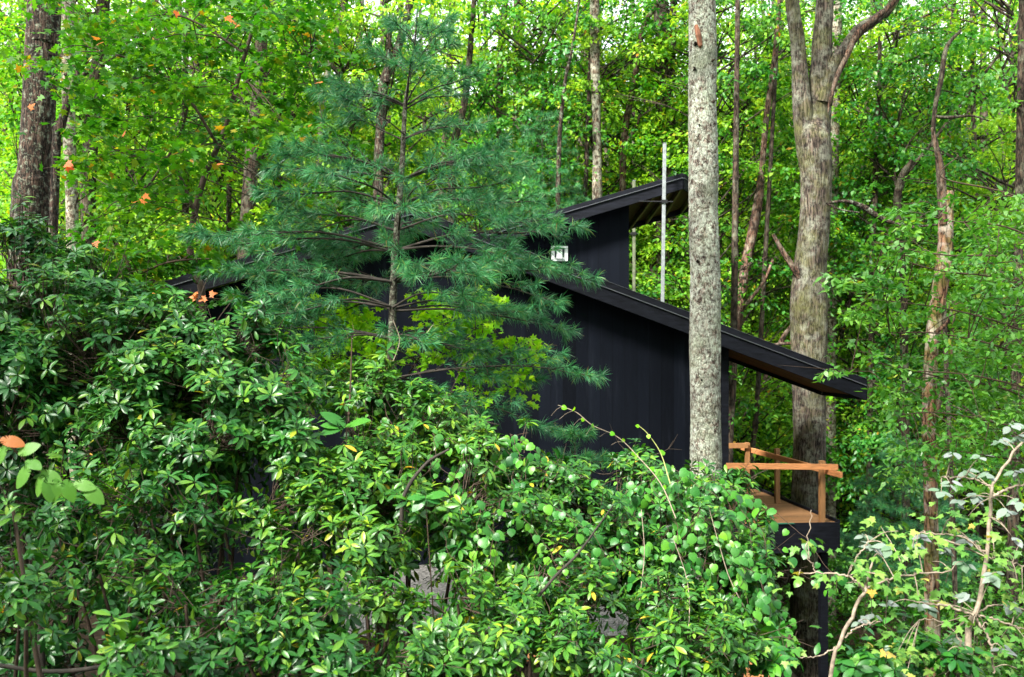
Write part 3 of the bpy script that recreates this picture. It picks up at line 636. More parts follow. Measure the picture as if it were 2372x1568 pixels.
WT([(1155, 560, 8), (1156, 300, 8), (1160, 100, 8), (1170, 0, 7)], 25, 'dim trunk between the pine and the upper roof', 'woodbark', 'yellowgreen', 4, (0, 2.2))
WT([(1292, 520, 6), (1293, 420, 6), (1297, 300, 5), (1310, 180, 4), (1330, 80, 3)], 21.8, 'thin dark stem rising from the low end of the upper roof', 'darkbark', 'maple_cool', 0, (-.5, 2.6))
WT([(1354, 520, 5), (1356, 420, 5), (1360, 330, 5)], 23, 'short thin stem between the thin dark stem and the mottled trunk', 'darkbark', 'maple', 2, (-.2, 2.6))
WT([(1384, 560, 12), (1383, 440, 12), (1382, 300, 10), (1378, 150, 11), (1377, 0, 11)], 22.5, 'pale mottled trunk above the middle of the upper roof', 'palebark', 'yellowgreen', 1, (0, 3.0))
WT([(1436, 560, 8), (1442, 430, 8), (1445, 320, 8), (1470, 180, 7), (1490, 60, 6), (1530, -10, 5)], 23.5, 'reddish narrow trunk left of the tall steel post', 'redbark', 'maple', 3, (.3, 2.6), extra=[pth([(1448, 330, 5), (1470, 300, 4), (1482, 265, 3)], 23.4)])
WT([(1520, 760, 28), (1530, 620, 25), (1542, 480, 24), (1548, 360, 22), (1538, 230, 20), (1535, 100, 18), (1530, 0, 17)], 24, 'thick dark trunk behind the tall steel post, with a limb to the right', 'woodbark', 'maple', 4, (0, 3.2),
   extra=[pth([(1555, 380, 16), (1570, 362, 10), (1595, 350, 9), (1640, 330, 8), (1690, 310, 6), (1720, 290, 4)], 23.8), pth([(1540, 250, 9), (1552, 190, 9), (1556, 130, 9), (1560, 0, 8)], 24)])
WT([(1690, 900, 12), (1708, 740, 12), (1730, 600, 12), (1755, 470, 11), (1765, 380, 7), (1775, 270, 7), (1787, 180, 6), (1800, 60, 5)], 22, 'brown trunk leaning right between the lichen tree and the forked oak', 'redbark', 'yellowgreen', 0, (-.2, 3.0),
   extra=[pth([(1715, 720, 4), (1740, 690, 4), (1770, 650, 4), (1790, 600, 3)], 21.7), pth([(1770, 880, 5), (1790, 830, 6), (1820, 770, 5), (1850, 740, 3)], 21.6), pth([(1780, 800, 3), (1830, 795, 4), (1880, 810, 3)], 21.5)])
WT([(1688, 1100, 9), (1690, 1000, 9), (1697, 880, 9), (1700, 700, 8)], 21, 'shaded trunk seen under the eave beside the cabin corner', 'woodbark', 'darkgreen', 1, (0, 3.4))
WT([(1742, 1080, 6), (1748, 980, 6), (1756, 880, 6)], 22, 'thin shaded stem under the eave above the deck rail', 'woodbark', 'maple', 2, (0, 3.0))
WT([(1925, 640, 12), (1928, 420, 13), (1933, 250, 12), (1936, 100, 12), (1937, 0, 12)], 24.5, 'pale straight trunk hidden partly behind the forked oak', 'palebark', 'yellowgreen', 3, (.4, 2.6))
WT([(2020, 620, 6), (2025, 480, 6), (2028, 380, 6), (2035, 200, 5)], 24, 'faint slender stem right of the forked oak', 'woodbark', 'maple', 4, (.2, 2.4))
WT([(2096, 960, 9), (2093, 780, 9), (2090, 640, 9), (2088, 540, 10), (2078, 470, 9), (2088, 410, 8), (2112, 375, 6), (2150, 340, 4)], 22, 'curved grey stem bending right, left of the mossy broken trunk', 'woodbark', 'maple_cool', 0, (.4, 2.6))
WT([(1985, 620, 6), (2020, 560, 5), (2035, 330, 5), (2050, 250, 5)], 25, 'thin dark twisted stem between the oak and the broken trunk', 'darkbark', 'yellowgreen', 1, (0, 2.2))
WT([(2192, 620, 7), (2195, 400, 7), (2200, 250, 6), (2205, 60, 5)], 25, 'dark slim trunk behind the pale bare sapling', 'darkbark', 'maple', 2, (0, 2.2))
WT([(2345, 1250, 12), (2350, 1080, 12), (2352, 900, 11), (2360, 500, 10)], 19, 'dim trunk near the right edge low behind the tangle', 'woodbark', 'maple_cool', 3, (.8, 2.8))
# generic fill trees that nothing sets apart
gl = 'leafy understory tree deep in the woods, slim trunk mostly hidden by leaves'
fill = [(-30, 23), (90, 26), (320, 25), (480, 28), (700, 28), (820, 26), (1000, 29), (1230, 26), (1610, 28), (1740, 27), (1860, 30), (2060, 30), (2150, 27), (2260, 25), (2420, 22)]
LEAFS = ['yellowgreen', 'maple', 'yellowgreen', 'maple', 'yellowgreen']
for i, (x, Y) in enumerate(fill):
    h = random.uniform(3.5, 7)
    WT([(x, 900, h), (x+random.uniform(-12, 12), 500, h), (x+random.uniform(-25, 25), 100, h*.7)], Y, gl, 'woodbark', LEAFS[i % 5], i % 5, (random.uniform(-.5, .5), 1.5), group='understory trees deep in the woods')

# far woods: reads as one mass
def far_woods():
    n = 5200
    Y = rng.uniform(30, 66, n)**1.0; x = rng.uniform(-250, 2620, n); X = (x-CX)/F*Y
    g_ = np.array([ground(a_, b_) for a_, b_ in zip(X, Y)])
    c = np.stack([X, Y, g_+.3+np.abs(rng.normal(0, 1.7, n))], -1)
    m = 1000; Y2 = rng.uniform(38, 66, m); X2 = (rng.uniform(-200, 2570, m)-CX)/F*Y2; z2 = (HY-rng.uniform(-60, 420, m))/F*Y2
    # gather the high sprays into loose crowns so that sky shows between them
    k_ = (np.sin(X2*.55+Y2*.3)+np.sin(X2*.21+z2*.6+1) > -.6); c = np.vstack([c, np.stack([X2, Y2, z2], -1)[k_]]); n = len(c)
    p, a, no = sprays(c, rng.uniform(.7, 1.4, n), 92, thick=.16)
    me = leaves('far_woods', T_rhomb(.7), p, a, no, .195*rng.uniform(.7, 1.2, len(p)))
    o = link('far_woods', me, M['yellowgreen'])
    tag(o, 'yellow green mass of distant woodland filling the view behind every tree', 'woods', kind='stuff')
    T = Tubes()
    for _ in range(70):
        Y_ = rng.uniform(33, 55); X_ = rng.uniform(-.58, .62)*Y_; g_ = ground(X_, Y_); l_ = rng.normal(0, .7)
        T.add(spline([V(X_, Y_, g_), V(X_+l_*.5, Y_, g_+9), V(X_+l_, Y_, g_+24)], 8), np.linspace(.22, .08, 8)*rng.uniform(.5, 1.2), 7)
    o2 = link('tree_trunks', T.mesh('tree_trunks'), M['woodbark']); o2.parent = o
    o2.name = 'trunk_mass'; o2['kind'] = 'stuff'
far_woods()
def unseen_shade_woods():  # unseen foliage added behind the viewpoint to block low light from the back
    n = 800; a = rng.uniform(R(62), R(298), n); d = rng.uniform(9, 18, n)      # bearing from +Y round the back of the viewpoint
    c = np.stack([np.sin(a)*d, np.cos(a)*d, rng.uniform(-2, 12, n)], -1)
    p, ax, no = sprays(c, rng.uniform(.8, 1.5, n), 60, thick=.2)
    o = link('woods', leaves('woods', T_rhomb(.7), p, ax, no, .32*rng.uniform(.7, 1.2, len(p))), M['maple'])
    tag(o, 'unseen woodland added round the sides and back to shade the clearing', 'woods', kind='stuff')
unseen_shade_woods()
def undergrowth():
    n = 1500
    X = rng.uniform(-9, 19, n); Y = rng.uniform(21, 40, n); X = X*Y/28
    gz = np.array([ground(a_, b_) for a_, b_ in zip(X, Y)])
    c = np.stack([X, Y, gz+rng.uniform(.1, 2.4, n)**1.0], -1)
    n2 = 280; X2 = rng.uniform(4.6, 9.5, n2); Y2 = rng.uniform(14.5, 22, n2); k = (X2 > 5.8) | (Y2 > 21)
    X2, Y2 = X2[k], Y2[k]; g2 = np.array([ground(a_, b_) for a_, b_ in zip(X2, Y2)])
    c = np.vstack([c, np.stack([X2, Y2, g2+rng.uniform(.1, 3.0, len(X2))], -1)])
    p, a, no = sprays(c, rng.uniform(.3, .6, len(c)), 46)
    tag(link('undergrowth', leaves('undergrowth', T_rhomb(.6), p, a, no, .12*rng.uniform(.6, 1.2, len(p))), M['darkgreen']), 'shaded low leafy undergrowth covering the slope below the deck', 'undergrowth', kind='stuff')
undergrowth()

# ------------------------------------------------------------------ white pine
def pine(name, trunkrows, whorls, label, cat='pine tree', scale=1.0, needles=24, tuftstep=.05, needle=.105, nw=.0022, low_extra=()):
    rows = trunkrows
    t = thing(name, rows[0][:3], label, cat)
    link('trunk', trunk_mesh('trunk', [rows], .06, 14, .04), M['pinebark'], t)
    T = Tubes(); TP, TD = [], []
    zt = rows[:, 2]
    def on_trunk(z): return V(*[np.interp(z, zt, rows[:, i]) for i in range(3)])
    def branch(b, e, r0, up):
        d = e-b; L = np.linalg.norm(d)
        m1 = b+d*.35+UP*(.06*L*up+rng.normal(0, .02*L)); m2 = b+d*.7+UP*(.05*L*up*.6+rng.normal(0, .03*L))
        s = spline([b, m1, m2, e], max(8, int(L/.06))); T.add(s, np.linspace(r0, .0035, len(s)), 5)
        cum = np.cumsum(np.r_[0, np.linalg.norm(np.diff(s, axis=0), axis=1)]); tot = cum[-1]
        tg = nrm(np.gradient(s, axis=0)); sgn = 1; q = tot*.30
        while q < tot:
            p0 = V(*[np.interp(q, cum, s[:, i]) for i in range(3)]); td = nrm(V(*[np.interp(q, cum, tg[:, i]) for i in range(3)]))
            sd_ = nrm(np.cross(td, UP))*sgn; fr = q/tot
            l2 = min(.62, (tot-q)*.62+.10)*rng.uniform(.65, 1.1)*scale
            dr = nrm(td*rng.uniform(.55, .95)+sd_*rng.uniform(.6, .95)+UP*rng.normal(.08, .16))
            e2 = p0+dr*l2+UP*.04*l2; mid = (p0+e2)/2+UP*rng.normal(0, .03)*l2
            ss = spline([p0, mid, e2], 5); T.add(ss, np.linspace(.0045, .002, 5), 3)
            kk = l2*.35
            while kk < l2:
                f_ = kk/l2; TP.append(p0+(e2-p0)*f_); TD.append(nrm(dr+rng.normal(0, .12, 3)))
                if rng.uniform() < .25 and l2 > .2:
                    d3 = nrm(dr+np.cross(dr, UP)*rng.choice([-1, 1])*.9+UP*rng.normal(.05, .2)); l3 = l2*.3*rng.uniform(.5, 1.1)
                    p3 = TP[-1]; T.add([p3, p3+d3*l3], [.0025, .0015], 3)
                    for g_ in np.arange(.4, 1.01, .3): TP.append(p3+d3*l3*g_); TD.append(d3)
                kk += tuftstep
            TP.append(e2); TD.append(nrm(dr+UP*.2)); TP.append(e2); TD.append(nrm(dr))
            q += rng.uniform(.08, .14)*(1.1-.3*fr); sgn = -sgn
        for _ in range(3): TP.append(s[-1]); TD.append(tg[-1])
        TP.append(s[-2]); TD.append(tg[-2])
    for z, ends, rad in whorls:
        b0 = on_trunk(z)
        for e in ends: branch(b0+rng.normal(0, .01, 3), V(*e), rad, 1)
    # leader
    top = rows[-1][:3]
    for k in range(8): TP.append(top-UP*.05*k); TD.append(V(0, 0, 1)+rng.normal(0, .2, 3))
    link('branchwork', T.mesh('branchwork'), M['pinetwig'], t)
    TP = np.repeat(np.array(TP), needles, 0); TD = np.repeat(nrm(np.array(TD)), needles, 0)
    rv = rng.normal(size=TD.shape); rv -= (rv*TD).sum(1, keepdims=True)*TD; rv = nrm(rv)
    c = rng.uniform(.15, 1.0, (len(TD), 1)); d = nrm(TD*(1-c*.55)+rv*c*1.05+V(0, 0, -.10))
    base = TP-TD*rng.uniform(0, .03, (len(TD), 1)); ln = needle*rng.uniform(.7, 1.1, (len(TD), 1))
    side = nrm(np.cross(d, rng.normal(size=d.shape)))*nw/2
    m_ = base+d*ln*.55; tip = base+d*ln-UP*ln*rng.uniform(0, .22, (len(TD), 1))
    vs = np.stack([base-side, base+side, m_+side, m_-side, tip], 1).reshape(-1, 3); n = len(base)
    o_ = (np.arange(n)*5)[:, None]
    fs = np.concatenate([o_+V(0, 1, 2).astype(int), o_+V(0, 2, 3).astype(int), o_+V(3, 2, 4).astype(int)])
    me = raw_mesh('crown', vs, tris=fs); link('crown', me, M['needle'], t)
    return t
Yp = 8.6
prow = trunk_path([(895, 960, 9), (905, 830, 9), (912, 640, 8.4), (920, 520, 7.6), (930, 400, 6.4), (938, 250, 5), (948, 180, 3.6), (960, 100, 2.6), (966, 30, 1.8)], Yp)
def whorl(py, r, ends, rad, nback=3, rz=.0, Lb=None, rise=.2):
    """explicit picture-side ends (x,y,dY) plus a few branches spread towards and away from the viewer"""
    z = (HY-py)/F*Yp; E = [P(x, y, Yp+dy) for x, y, dy in ends]
    xb = np.interp(z, prow[:, 2], prow[:, 0])
    for k in range(nback):
        a = rng.uniform(0, 6.28) if nback > 4 else (k+.5+rng.uniform(-.25, .25))/nback*2*math.pi
        L = r*rng.uniform(.75, 1.05); E.append(V(xb+L*math.cos(a), Yp+L*math.sin(a), z+rise*L+rng.normal(0, .05)))
    return (z, E, rad)
wh = [
 whorl(100, .3, [(900, 50, 0), (1035, 50, .1)], .004, 2, rise=.7),
 whorl(172, .45, [(862, 120, .2), (1050, 100, -.1), (1000, 60, .2)], .005, 2, rise=.5),
 whorl(248, .7, [(805, 205, -.1), (1105, 172, .1), (995, 148, -.2), (745, 225, .3)], .009, 3, rise=.35),
 whorl(322, .75, [(790, 285, .2), (1110, 290, -.2)], .007, 2, rise=.25),
 whorl(415, 1.05, [(690, 355, .1), (1165, 335, -.1), (625, 400, -.2), (1215, 390, .4)], .011, 4, rise=.2),
 whorl(478, 1.15, [(600, 445, -.3), (1180, 420, .2), (1250, 465, -.1)], .011, 4, rise=.15),
 whorl(535, 1.25, [(640, 505, .3), (1290, 505, -.1)], .010, 3, rise=.1),
 whorl(582, 1.45, [(430, 545, .0), (1345, 522, -.2), (1190, 600, -.5)], .013, 5, rise=.05),
 whorl(652, 1.4, [(480, 630, .1), (1375, 650, -.1), (600, 685, -.6), (1290, 700, -.4)], .012, 5, rise=0),
 whorl(715, 1.25, [(540, 680, 0), (1315, 765, -.1), (620, 735, .5), (1180, 720, .4)], .011, 4, rise=-.02),
 whorl(785, .9, [(570, 760, .1), (1130, 810, .2), (680, 800, -.3)], .009, 3, rise=-.05),
 whorl(880, .6, [(680, 850, .2), (1378, 875, -.2), (1240, 880, .3)], .010, 2, rise=-.05),
 whorl(925, .5, [(1265, 990, -.1), (1130, 960, .2), (760, 910, .2)], .009, 2, rise=-.1),
]
pine('white_pine', prow, wh, 'young white pine with long soft needles standing before the cabin', tuftstep=.12, needles=19, nw=.0038, needle=.115)
# a second, further pine and low young ones
def small_pine(name, px, pytop, Y, H_, rad, label, needles=16):
    b = P(px, 900, Y); g_ = ground(b[0], b[1]); top = (HY-pytop)/F*Y
    rows = np.array([[b[0], Y, g_-.1, .045], [b[0]+.03, Y, (g_+top)/2, .03], [b[0], Y, top, .006]])
    W = []
    z = top-.12; k = 0
    while z > top-H_ and z > g_+.3:
        f_ = (top-z)/H_; L = rad*(.15+.85*min(1, f_*1.4)); nb = 6; E = []
        a0 = rng.uniform(0, 6)
        for j in range(nb):
            a = a0+j*2*math.pi/nb+rng.normal(0, .15); l_ = L*rng.uniform(.8, 1.1); E.append(V(b[0]+l_*math.cos(a), Y+l_*math.sin(a), z+l_*(.35-.35*f_)))
        W.append((z, E, .008)); z -= .26+.06*rng.uniform(); k += 1
    return pine(name, rows, W, label, needles=needles, tuftstep=.075, nw=.0045, needle=.12)
small_pine('white_pine', 1255, 270, 22.5, 6.5, 2.0, 'hazier green pine behind the main pine, left of the upper roof')
small_pine('white_pine', 2090, 1020, 17.5, 2.6, 1.2, 'low dark young pine right of the deck below the eave tip')
small_pine('white_pine', 1330, 990, 0.1+10.6, .9, .5, 'tiny pine shoot at the foot of the black wall right of the main pine')

# ------------------------------------------------------------------ leafy trees with large readable leaves
def leafy(name, base, label, limbs, centres, Rr, nl, tmpl, size, mat, bark='twig', cat='tree', tilt=.2, droop=.25, nrnd=.3, orange=None, thick=.08, group=None, leafname='crown'):
    t = thing(name, base, label, cat, group)
    T = Tubes()
    for rows in limbs:
        L = np.linalg.norm(np.diff(rows[:, :3], axis=0), axis=1).sum(); s = spline(rows, max(6, int(L/.07))); T.add(s[:, :3], np.maximum(s[:, 3], .0015), 7)
    C = np.asarray(centres, float)
    allp = np.vstack([spline(r_, 20)[:, :3] for r_ in limbs])
    for c_ in C:
        q = allp[np.argmin(np.linalg.norm(allp-c_, axis=1)+rng.uniform(0, .15, len(allp)))]
        if np.linalg.norm(q-c_) < 2.2: T.add(spline([q, (q+c_)/2+UP*rng.normal(.02, .05), c_], 6), np.linspace(.007, .0025, 6), 4)
        for _ in range(4): T.add([c_, c_+rng.normal(0, 1, 3)*V(1, 1, .15)*float(np.mean(Rr))*.6], [.0028, .0012], 3)
    link('trunk', T.mesh('trunk'), M[bark], t)
    p, a, no = sprays(C, Rr, nl, tilt=tilt, droop=droop, nrnd=nrnd, thick=thick)
    link(leafname, leaves(leafname, tmpl, p, a, no, size*rng.uniform(.65, 1.2, len(p))), M[mat], t)
    if orange:
        pos, ax, nr = [], [], []
        for (x, y, Y, k) in orange:
            for _ in range(max(1, k-1)):
                pos.append(P(x+rng.normal(0, 6), y+rng.normal(0, 5), Y)); ax.append(rng.normal(size=3)*V(1, .6, .5)+V(0, 0, -.3)); nr.append(V(0, -.8, .8)+rng.normal(0, .3, 3))
        link('orange_foliage', leaves('orange_foliage', T_fan(MAPLE), pos, ax, nr, size*.95), M['orange'], t)
    return t
def rpx(n, x0, x1, y0, y1, Y0, Y1, keep=None):
    out = []
    while len(out) < n:
        x, y, Y = rng.uniform(x0, x1), rng.uniform(y0, y1), rng.uniform(Y0, Y1)
        if keep is None or keep(x, y): out.append(P(x, y, Y))
    return out
# big maple upper left
Ym = 10.2
lim = [pth([(470, 760, 9), (455, 640, 9), (440, 560, 8), (470, 420, 7), (520, 300, 6), (560, 150, 5), (600, 20, 4)], Ym+.4),
       pth([(330, 340, 2), (400, 380, 3), (455, 500, 5)], Ym), pth([(300, 450, 2), (350, 420, 3), (420, 300, 3), (450, 160, 2)], Ym+.5),
       pth([(500, 330, 4), (430, 220, 3.5), (340, 150, 3), (240, 120, 2)], Ym-.2), pth([(540, 220, 4), (620, 150, 3), (720, 120, 2)], Ym-.3), pth([(560, 120, 3), (470, 60, 2.5), (380, 20, 2)], Ym-.4)]
keep = lambda x, y: (x > 175 or y < 10 or x < 25 or rng.uniform() < .06) and not (300 < x < 800 and y > 540 and rng.uniform() < .8) and not (430 < x < 700 and 330 < y < 560 and rng.uniform() < .72) and y < 620-.25*max(0, x-400)
leafy('maple_tree', V(*lim[0][0][:2], ground(*lim[0][0][:2])), 'broad maple with tiers of yellow green leaves and scattered orange ones, upper left',
      [np.vstack([[*lim[0][0][:2], ground(*lim[0][0][:2]), .06], lim[0]])]+lim[1:],
      rpx(150, 60, 760, -30, 600, 8.8, 11.6, keep), rng.uniform(.22, .46, 150), 56, T_fan(MAPLE5), .086, 'maple', 'darktwig',
      orange=[(545, 55, 9, 3), (515, 40, 9, 2), (230, 92, 8.8, 3), (152, 382, 8.9, 4), (445, 385, 9.2, 2), (500, 383, 9.2, 2), (320, 462, 9, 3), (335, 460, 9, 2), (750, 190, 9, 2), (395, 30, 9.5, 2), (300, 300, 9.2, 1), (60, 250, 9, 2), (260, 185, 9, 1)])
# lower maple boughs left of the roof
lim = [pth([(330, 820, 5), (320, 700, 5), (300, 620, 4), (270, 560, 3)], 9.6), pth([(310, 640, 3), (380, 610, 2.5), (450, 600, 2), (520, 600, 1.5)], 9.4), pth([(318, 700, 3), (400, 690, 2.5), (480, 690, 2)], 9.3)]
leafy('maple_sapling', V(*lim[0][0][:2], ground(*lim[0][0][:2])), 'low maple sapling with olive green leaves between rhododendron and roof end',
      [np.vstack([[*lim[0][0][:2], ground(*lim[0][0][:2]), .03], lim[0]])]+lim[1:],
      rpx(34, 230, 540, 570, 720, 9.0, 10, lambda x, y: y > 570+.12*(x-230) and not (x > 370 and 610 < y < 685)), rng.uniform(.14, .24, 34), 34, T_fan(MAPLE5), .085, 'maple', 'twig', orange=[(452, 675, 8.8, 3), (480, 690, 8.8, 3), (360, 662, 8.8, 2), (210, 558, 8.8, 1)])
# right tiers
Yr = 10.8
rt = P(2470, 800, Yr+.6)
lim = [np.array([[rt[0], rt[1], ground(rt[0], rt[1])-.1, .09], [rt[0], rt[1], -1, .07], [rt[0]-.1, rt[1], 1.2, .05], [rt[0], rt[1], 3.6, .03]])]
for (y0, x1, y1, dy) in ((900, 1930, 860, -.6), (850, 2060, 770, -.3), (780, 1990, 690, 0), (700, 2080, 600, .2), (620, 2020, 560, .4), (560, 2200, 470, 0), (980, 2080, 960, -.2), (1040, 2120, 1050, .2), (480, 2220, 360, .3), (940, 1990, 830, .0)):
    lim.append(pth([(2465, y0+30, 3), (2330, (y0*2+y1)/3-6+rng.normal(0, 9), 2.2), (2180, (y0+y1*2)/3-4+rng.normal(0, 9), 1.6), (x1, y1, 1)], Yr+dy))
def keep(x, y):
    if x < 2180 and 640 < y < 880 and False: return False
    lo = 2040 if y > 800 else (1960 if 640 < y else 2060)
    if x < lo: return False
    if abs(x-2168) < 30 and 430 < y < 1100 and rng.uniform() < .9: return False
    return rng.uniform() < (1.0 if x > 2220 else .72)
cen = rpx(190, 1900, 2480, 440, 1120, 9.9, 12.6, keep)+[P(x, y, Yr-.7) for x, y in ((1925, 855), (2020, 820), (2050, 895), (2080, 850), (1960, 650), (2000, 660), (1935, 640), (2040, 640), (2000, 720), (2050, 700))]
leafy('beech_tree', lim[0][0][:3], 'beech reaching in from the right edge with oval leaves over the eave tip', lim, cen,
      np.r_[rng.uniform(.18, .36, 190), np.full(len(cen)-190, .17)], 50, T_fan(OVAL6, .1), .085, 'dogwood', 'twig', tilt=.15, droop=.35)
# bright vine leaves under the pine
lim = [pth([(905, 1000, 3), (940, 880, 2.5), (1000, 790, 2), (1060, 740, 1.5)], 9.6), pth([(960, 860, 2), (1060, 800, 2), (1160, 790, 1.5), (1290, 800, 1)], 9.4), pth([(905, 1000, 2), (840, 880, 2), (780, 800, 1.5), (720, 740, 1.2)], 9.6)]
cen = rpx(34, 930, 1140, 680, 830, 8.9, 9.7)+rpx(34, 690, 900, 780, 890, 8.9, 9.7)+rpx(20, 700, 880, 680, 790, 9.0, 9.7)+rpx(7, 1140, 1240, 780, 820, 8.8, 9.2)+rpx(8, 1060, 1220, 860, 930, 8.6, 9)
leafy('grape_vine', V(*lim[0][0][:3]-V(0, 0, .6)), 'bright yellow green vine leaves glowing in the shade under the pine boughs', lim, cen, .15, 34, T_fan(MAPLE5), .07, 'vineleaf', 'twig', 'vine', tilt=.5, nrnd=.5)

# ------------------------------------------------------------------ rhododendron and laurel thickets
def shrub(name, label, blobs, nros, mat, leaf=.095, nleaf=8, width=.34, stems=None, cat='shrub', inner=.35, twig='darktwig', updir=.5, hollow=-.40):
    """blobs: (px x, px y, Y, radius m). rosettes of leaves at the shoot tips, joined by stems to the ground"""
    B = np.array([[*P(x, y, Y), r] for x, y, Y, r in blobs])
    base = V(B[:, 0].mean(), B[:, 1].mean()+.2, 0); base[2] = ground(base[0], base[1])
    t = thing(name, base, label, cat)
    wgt = B[:, 3]**2; wgt /= wgt.sum()
    nros = int(nros*1.5); idx = rng.choice(len(B), nros, p=wgt)
    d = rng.normal(size=(nros, 3)); d[:, 2] = np.where(d[:, 2] < 0, d[:, 2]*.6, d[:, 2]); d[:, 1] -= .35; d = nrm(d)
    rr = np.where(rng.uniform(size=nros) < inner, rng.uniform(.25, .85, nros), rng.uniform(.85, 1.08, nros))
    lump = 1+.16*np.sin(d[:, 0]*7+idx)+.14*np.sin(d[:, 2]*8+idx*2)+.1*np.sin(d[:, 1]*9)
    c = B[idx, :3]+d*(B[idx, 3]*rr*lump)[:, None]
    gz = np.array([ground(a_, b_) for a_, b_ in c[:, :2]]); fh = np.sin(c[:, 0]*5.1+1)*np.sin(c[:, 2]*6.3+c[:, 1]*2)+.6*np.sin(c[:, 0]*9+c[:, 2]*7+c[:, 1]*3); ok = (c[:, 2] > gz+.1) & (fh > hollow) & ((d[:, 2] > .05) | (rng.uniform(size=nros) < .25)); c, d, idx, rr = c[ok], d[ok], idx[ok], rr[ok]; nros = len(c)
    ax = nrm(d*(1-updir)+UP*updir+rng.normal(0, .22, (nros, 3)))
    u = nrm(np.cross(ax, rng.normal(size=(nros, 3)))); v = np.cross(ax, u)
    ang = np.arange(nleaf)*2*math.pi/nleaf; ang = ang[None]+rng.normal(0, .22, (nros, nleaf))+rng.uniform(0, 6, (nros, 1))
    lift = rng.uniform(-.25, .55, (nros, 1))+rng.normal(0, .18, (nros, nleaf))
    rad = np.cos(ang)[..., None]*u[:, None]+np.sin(ang)[..., None]*v[:, None]
    la = rad+lift[..., None]*ax[:, None]; ln = ax[:, None]-rad*lift[..., None]*.6+rng.normal(0, .12, (nros, nleaf, 3))
    pos = c[:, None]+rad*.008+ax[:, None]*rng.uniform(-.02, .01, (nros, nleaf, 1))
    sz = leaf*rng.uniform(.75, 1.15, (nros, 1))*rng.uniform(.75, 1.1, (nros, nleaf))
    pos, la, ln = pos.reshape(-1, 3), la.reshape(-1, 3), ln.reshape(-1, 3); sz = sz.ravel()
    m_ = nros*4; jb = rng.choice(len(B), m_, p=wgt); dd = nrm(rng.normal(size=(m_, 3))); q = B[jb, :3]+dd*(B[jb, 3]*rng.uniform(.1, .72, m_))[:, None]
    q[:, 1] += np.abs(rng.normal(.12, .25, m_)); q[:, 2] -= np.abs(rng.normal(0, .15, m_))
    pos = np.vstack([pos, q]); la = np.vstack([la, rng.normal(size=(m_, 3))+V(0, 0, -.4)]); ln = np.vstack([ln, rng.normal(0, .5, (m_, 3))+UP]); sz = np.r_[sz, leaf*rng.uniform(.7, 1.1, m_)]
    link('foliage', leaves('foliage', T_lance(width), pos.reshape(-1, 3), la.reshape(-1, 3), ln.reshape(-1, 3), sz.ravel()), M[mat], t)
    T = Tubes()
    for b in B:
        g0 = V(b[0]+rng.normal(0, .15), b[1]+.25, 0); g0[2] = ground(g0[0], g0[1])-.05
        m_ = (g0+b[:3])/2+V(rng.normal(0, .12), rng.normal(0, .1), 0); T.add(spline([g0, m_, b[:3]], 10), np.linspace(.02, .009, 10), 6)
    for i in range(nros):
        if rr[i] > .5 or rng.uniform() < .4:
            bc = B[idx[i], :3]; q = bc+(c[i]-bc)*rng.uniform(.15, .5)+rng.normal(0, .03, 3); e = c[i]-ax[i]*.0
            T.add(np.array([q, (q+e)/2-ax[i]*.02+rng.normal(0, .012, 3), e-ax[i]*.03, e]), [.0045, .0035, .003, .0025], 3)
    for _ in range(max(4, nros//45)):
        b = B[rng.integers(len(B))]; dd = nrm(V(rng.normal(0, 1), -.5+rng.normal(0, .4), rng.normal(.5, .6))); q = b[:3]+dd*b[3]*.7; e = q+dd*rng.uniform(.2, .4)+V(0, 0, rng.normal(0, .06))
        m1 = (q+e)/2+rng.normal(0, .025, 3); T.add(spline([q, m1, e], 7), np.linspace(.0035, .0012, 7), 3)
        for _k in range(2): T.add([m1, m1+nrm(dd+rng.normal(0, .8, 3))*rng.uniform(.06, .14)], [.0018, .0008], 3)
    link('stem', T.mesh('stem'), M[twig], t)
    return t
shrub('rhododendron', 'tall rhododendron with long glossy leaves filling the left edge below the dark trunk',
      [(50, 690, 8.2, .62), (-20, 1200, 7.6, .5), (180, 1260, 7.8, .5), (330, 1400, 7.6, .45), (60, 1500, 7.2, .5), (420, 1280, 7.8, .4), (215, 720, 8.0, .52), (120, 850, 7.6, .68), (330, 780, 8.0, .45), (-30, 880, 7.4, .6), (250, 900, 7.4, .6), (20, 1010, 7.2, .5), (170, 620, 8.3, .24), (70, 575, 8.3, .2)], 3000, 'rhodo', .097)
shrub('rhododendron', 'pale sheened rhododendron sloping down from the roof end to the pine foot',
      [(430, 800, 7.6, .42), (540, 830, 7.5, .36), (400, 920, 7.2, .5), (560, 940, 7.0, .46), (640, 900, 7.2, .3), (660, 1000, 6.9, .34), (480, 1040, 6.8, .45), (600, 800, 7.5, .26), (700, 1060, 6.8, .3), (320, 1020, 6.9, .42), (500, 770, 7.6, .26)], 2150, 'rhodo', .092)
shrub('mountain_laurel', 'dark laurel in the shadowed lower left with sparse leaf clusters',
      [(120, 1200, 6.4, .4), (330, 1180, 6.3, .36), (230, 1330, 6.0, .4), (50, 1380, 5.9, .4), (450, 1200, 6.2, .34), (380, 1330, 6.2, .3)], 300, 'rhodo', .085, inner=.6)
shrub('mountain_laurel', 'bright laurel clump in the lower left centre with leaf whorls facing out',
      [(430, 1400, 5.3, .22), (520, 1440, 5.2, .26), (640, 1420, 5.3, .26), (570, 1520, 5.0, .28), (700, 1500, 5.0, .24), (470, 1540, 5.0, .2), (760, 1400, 5.3, .2), (790, 1540, 4.9, .22)], 560, 'laurel', .078, nleaf=7, inner=.3)
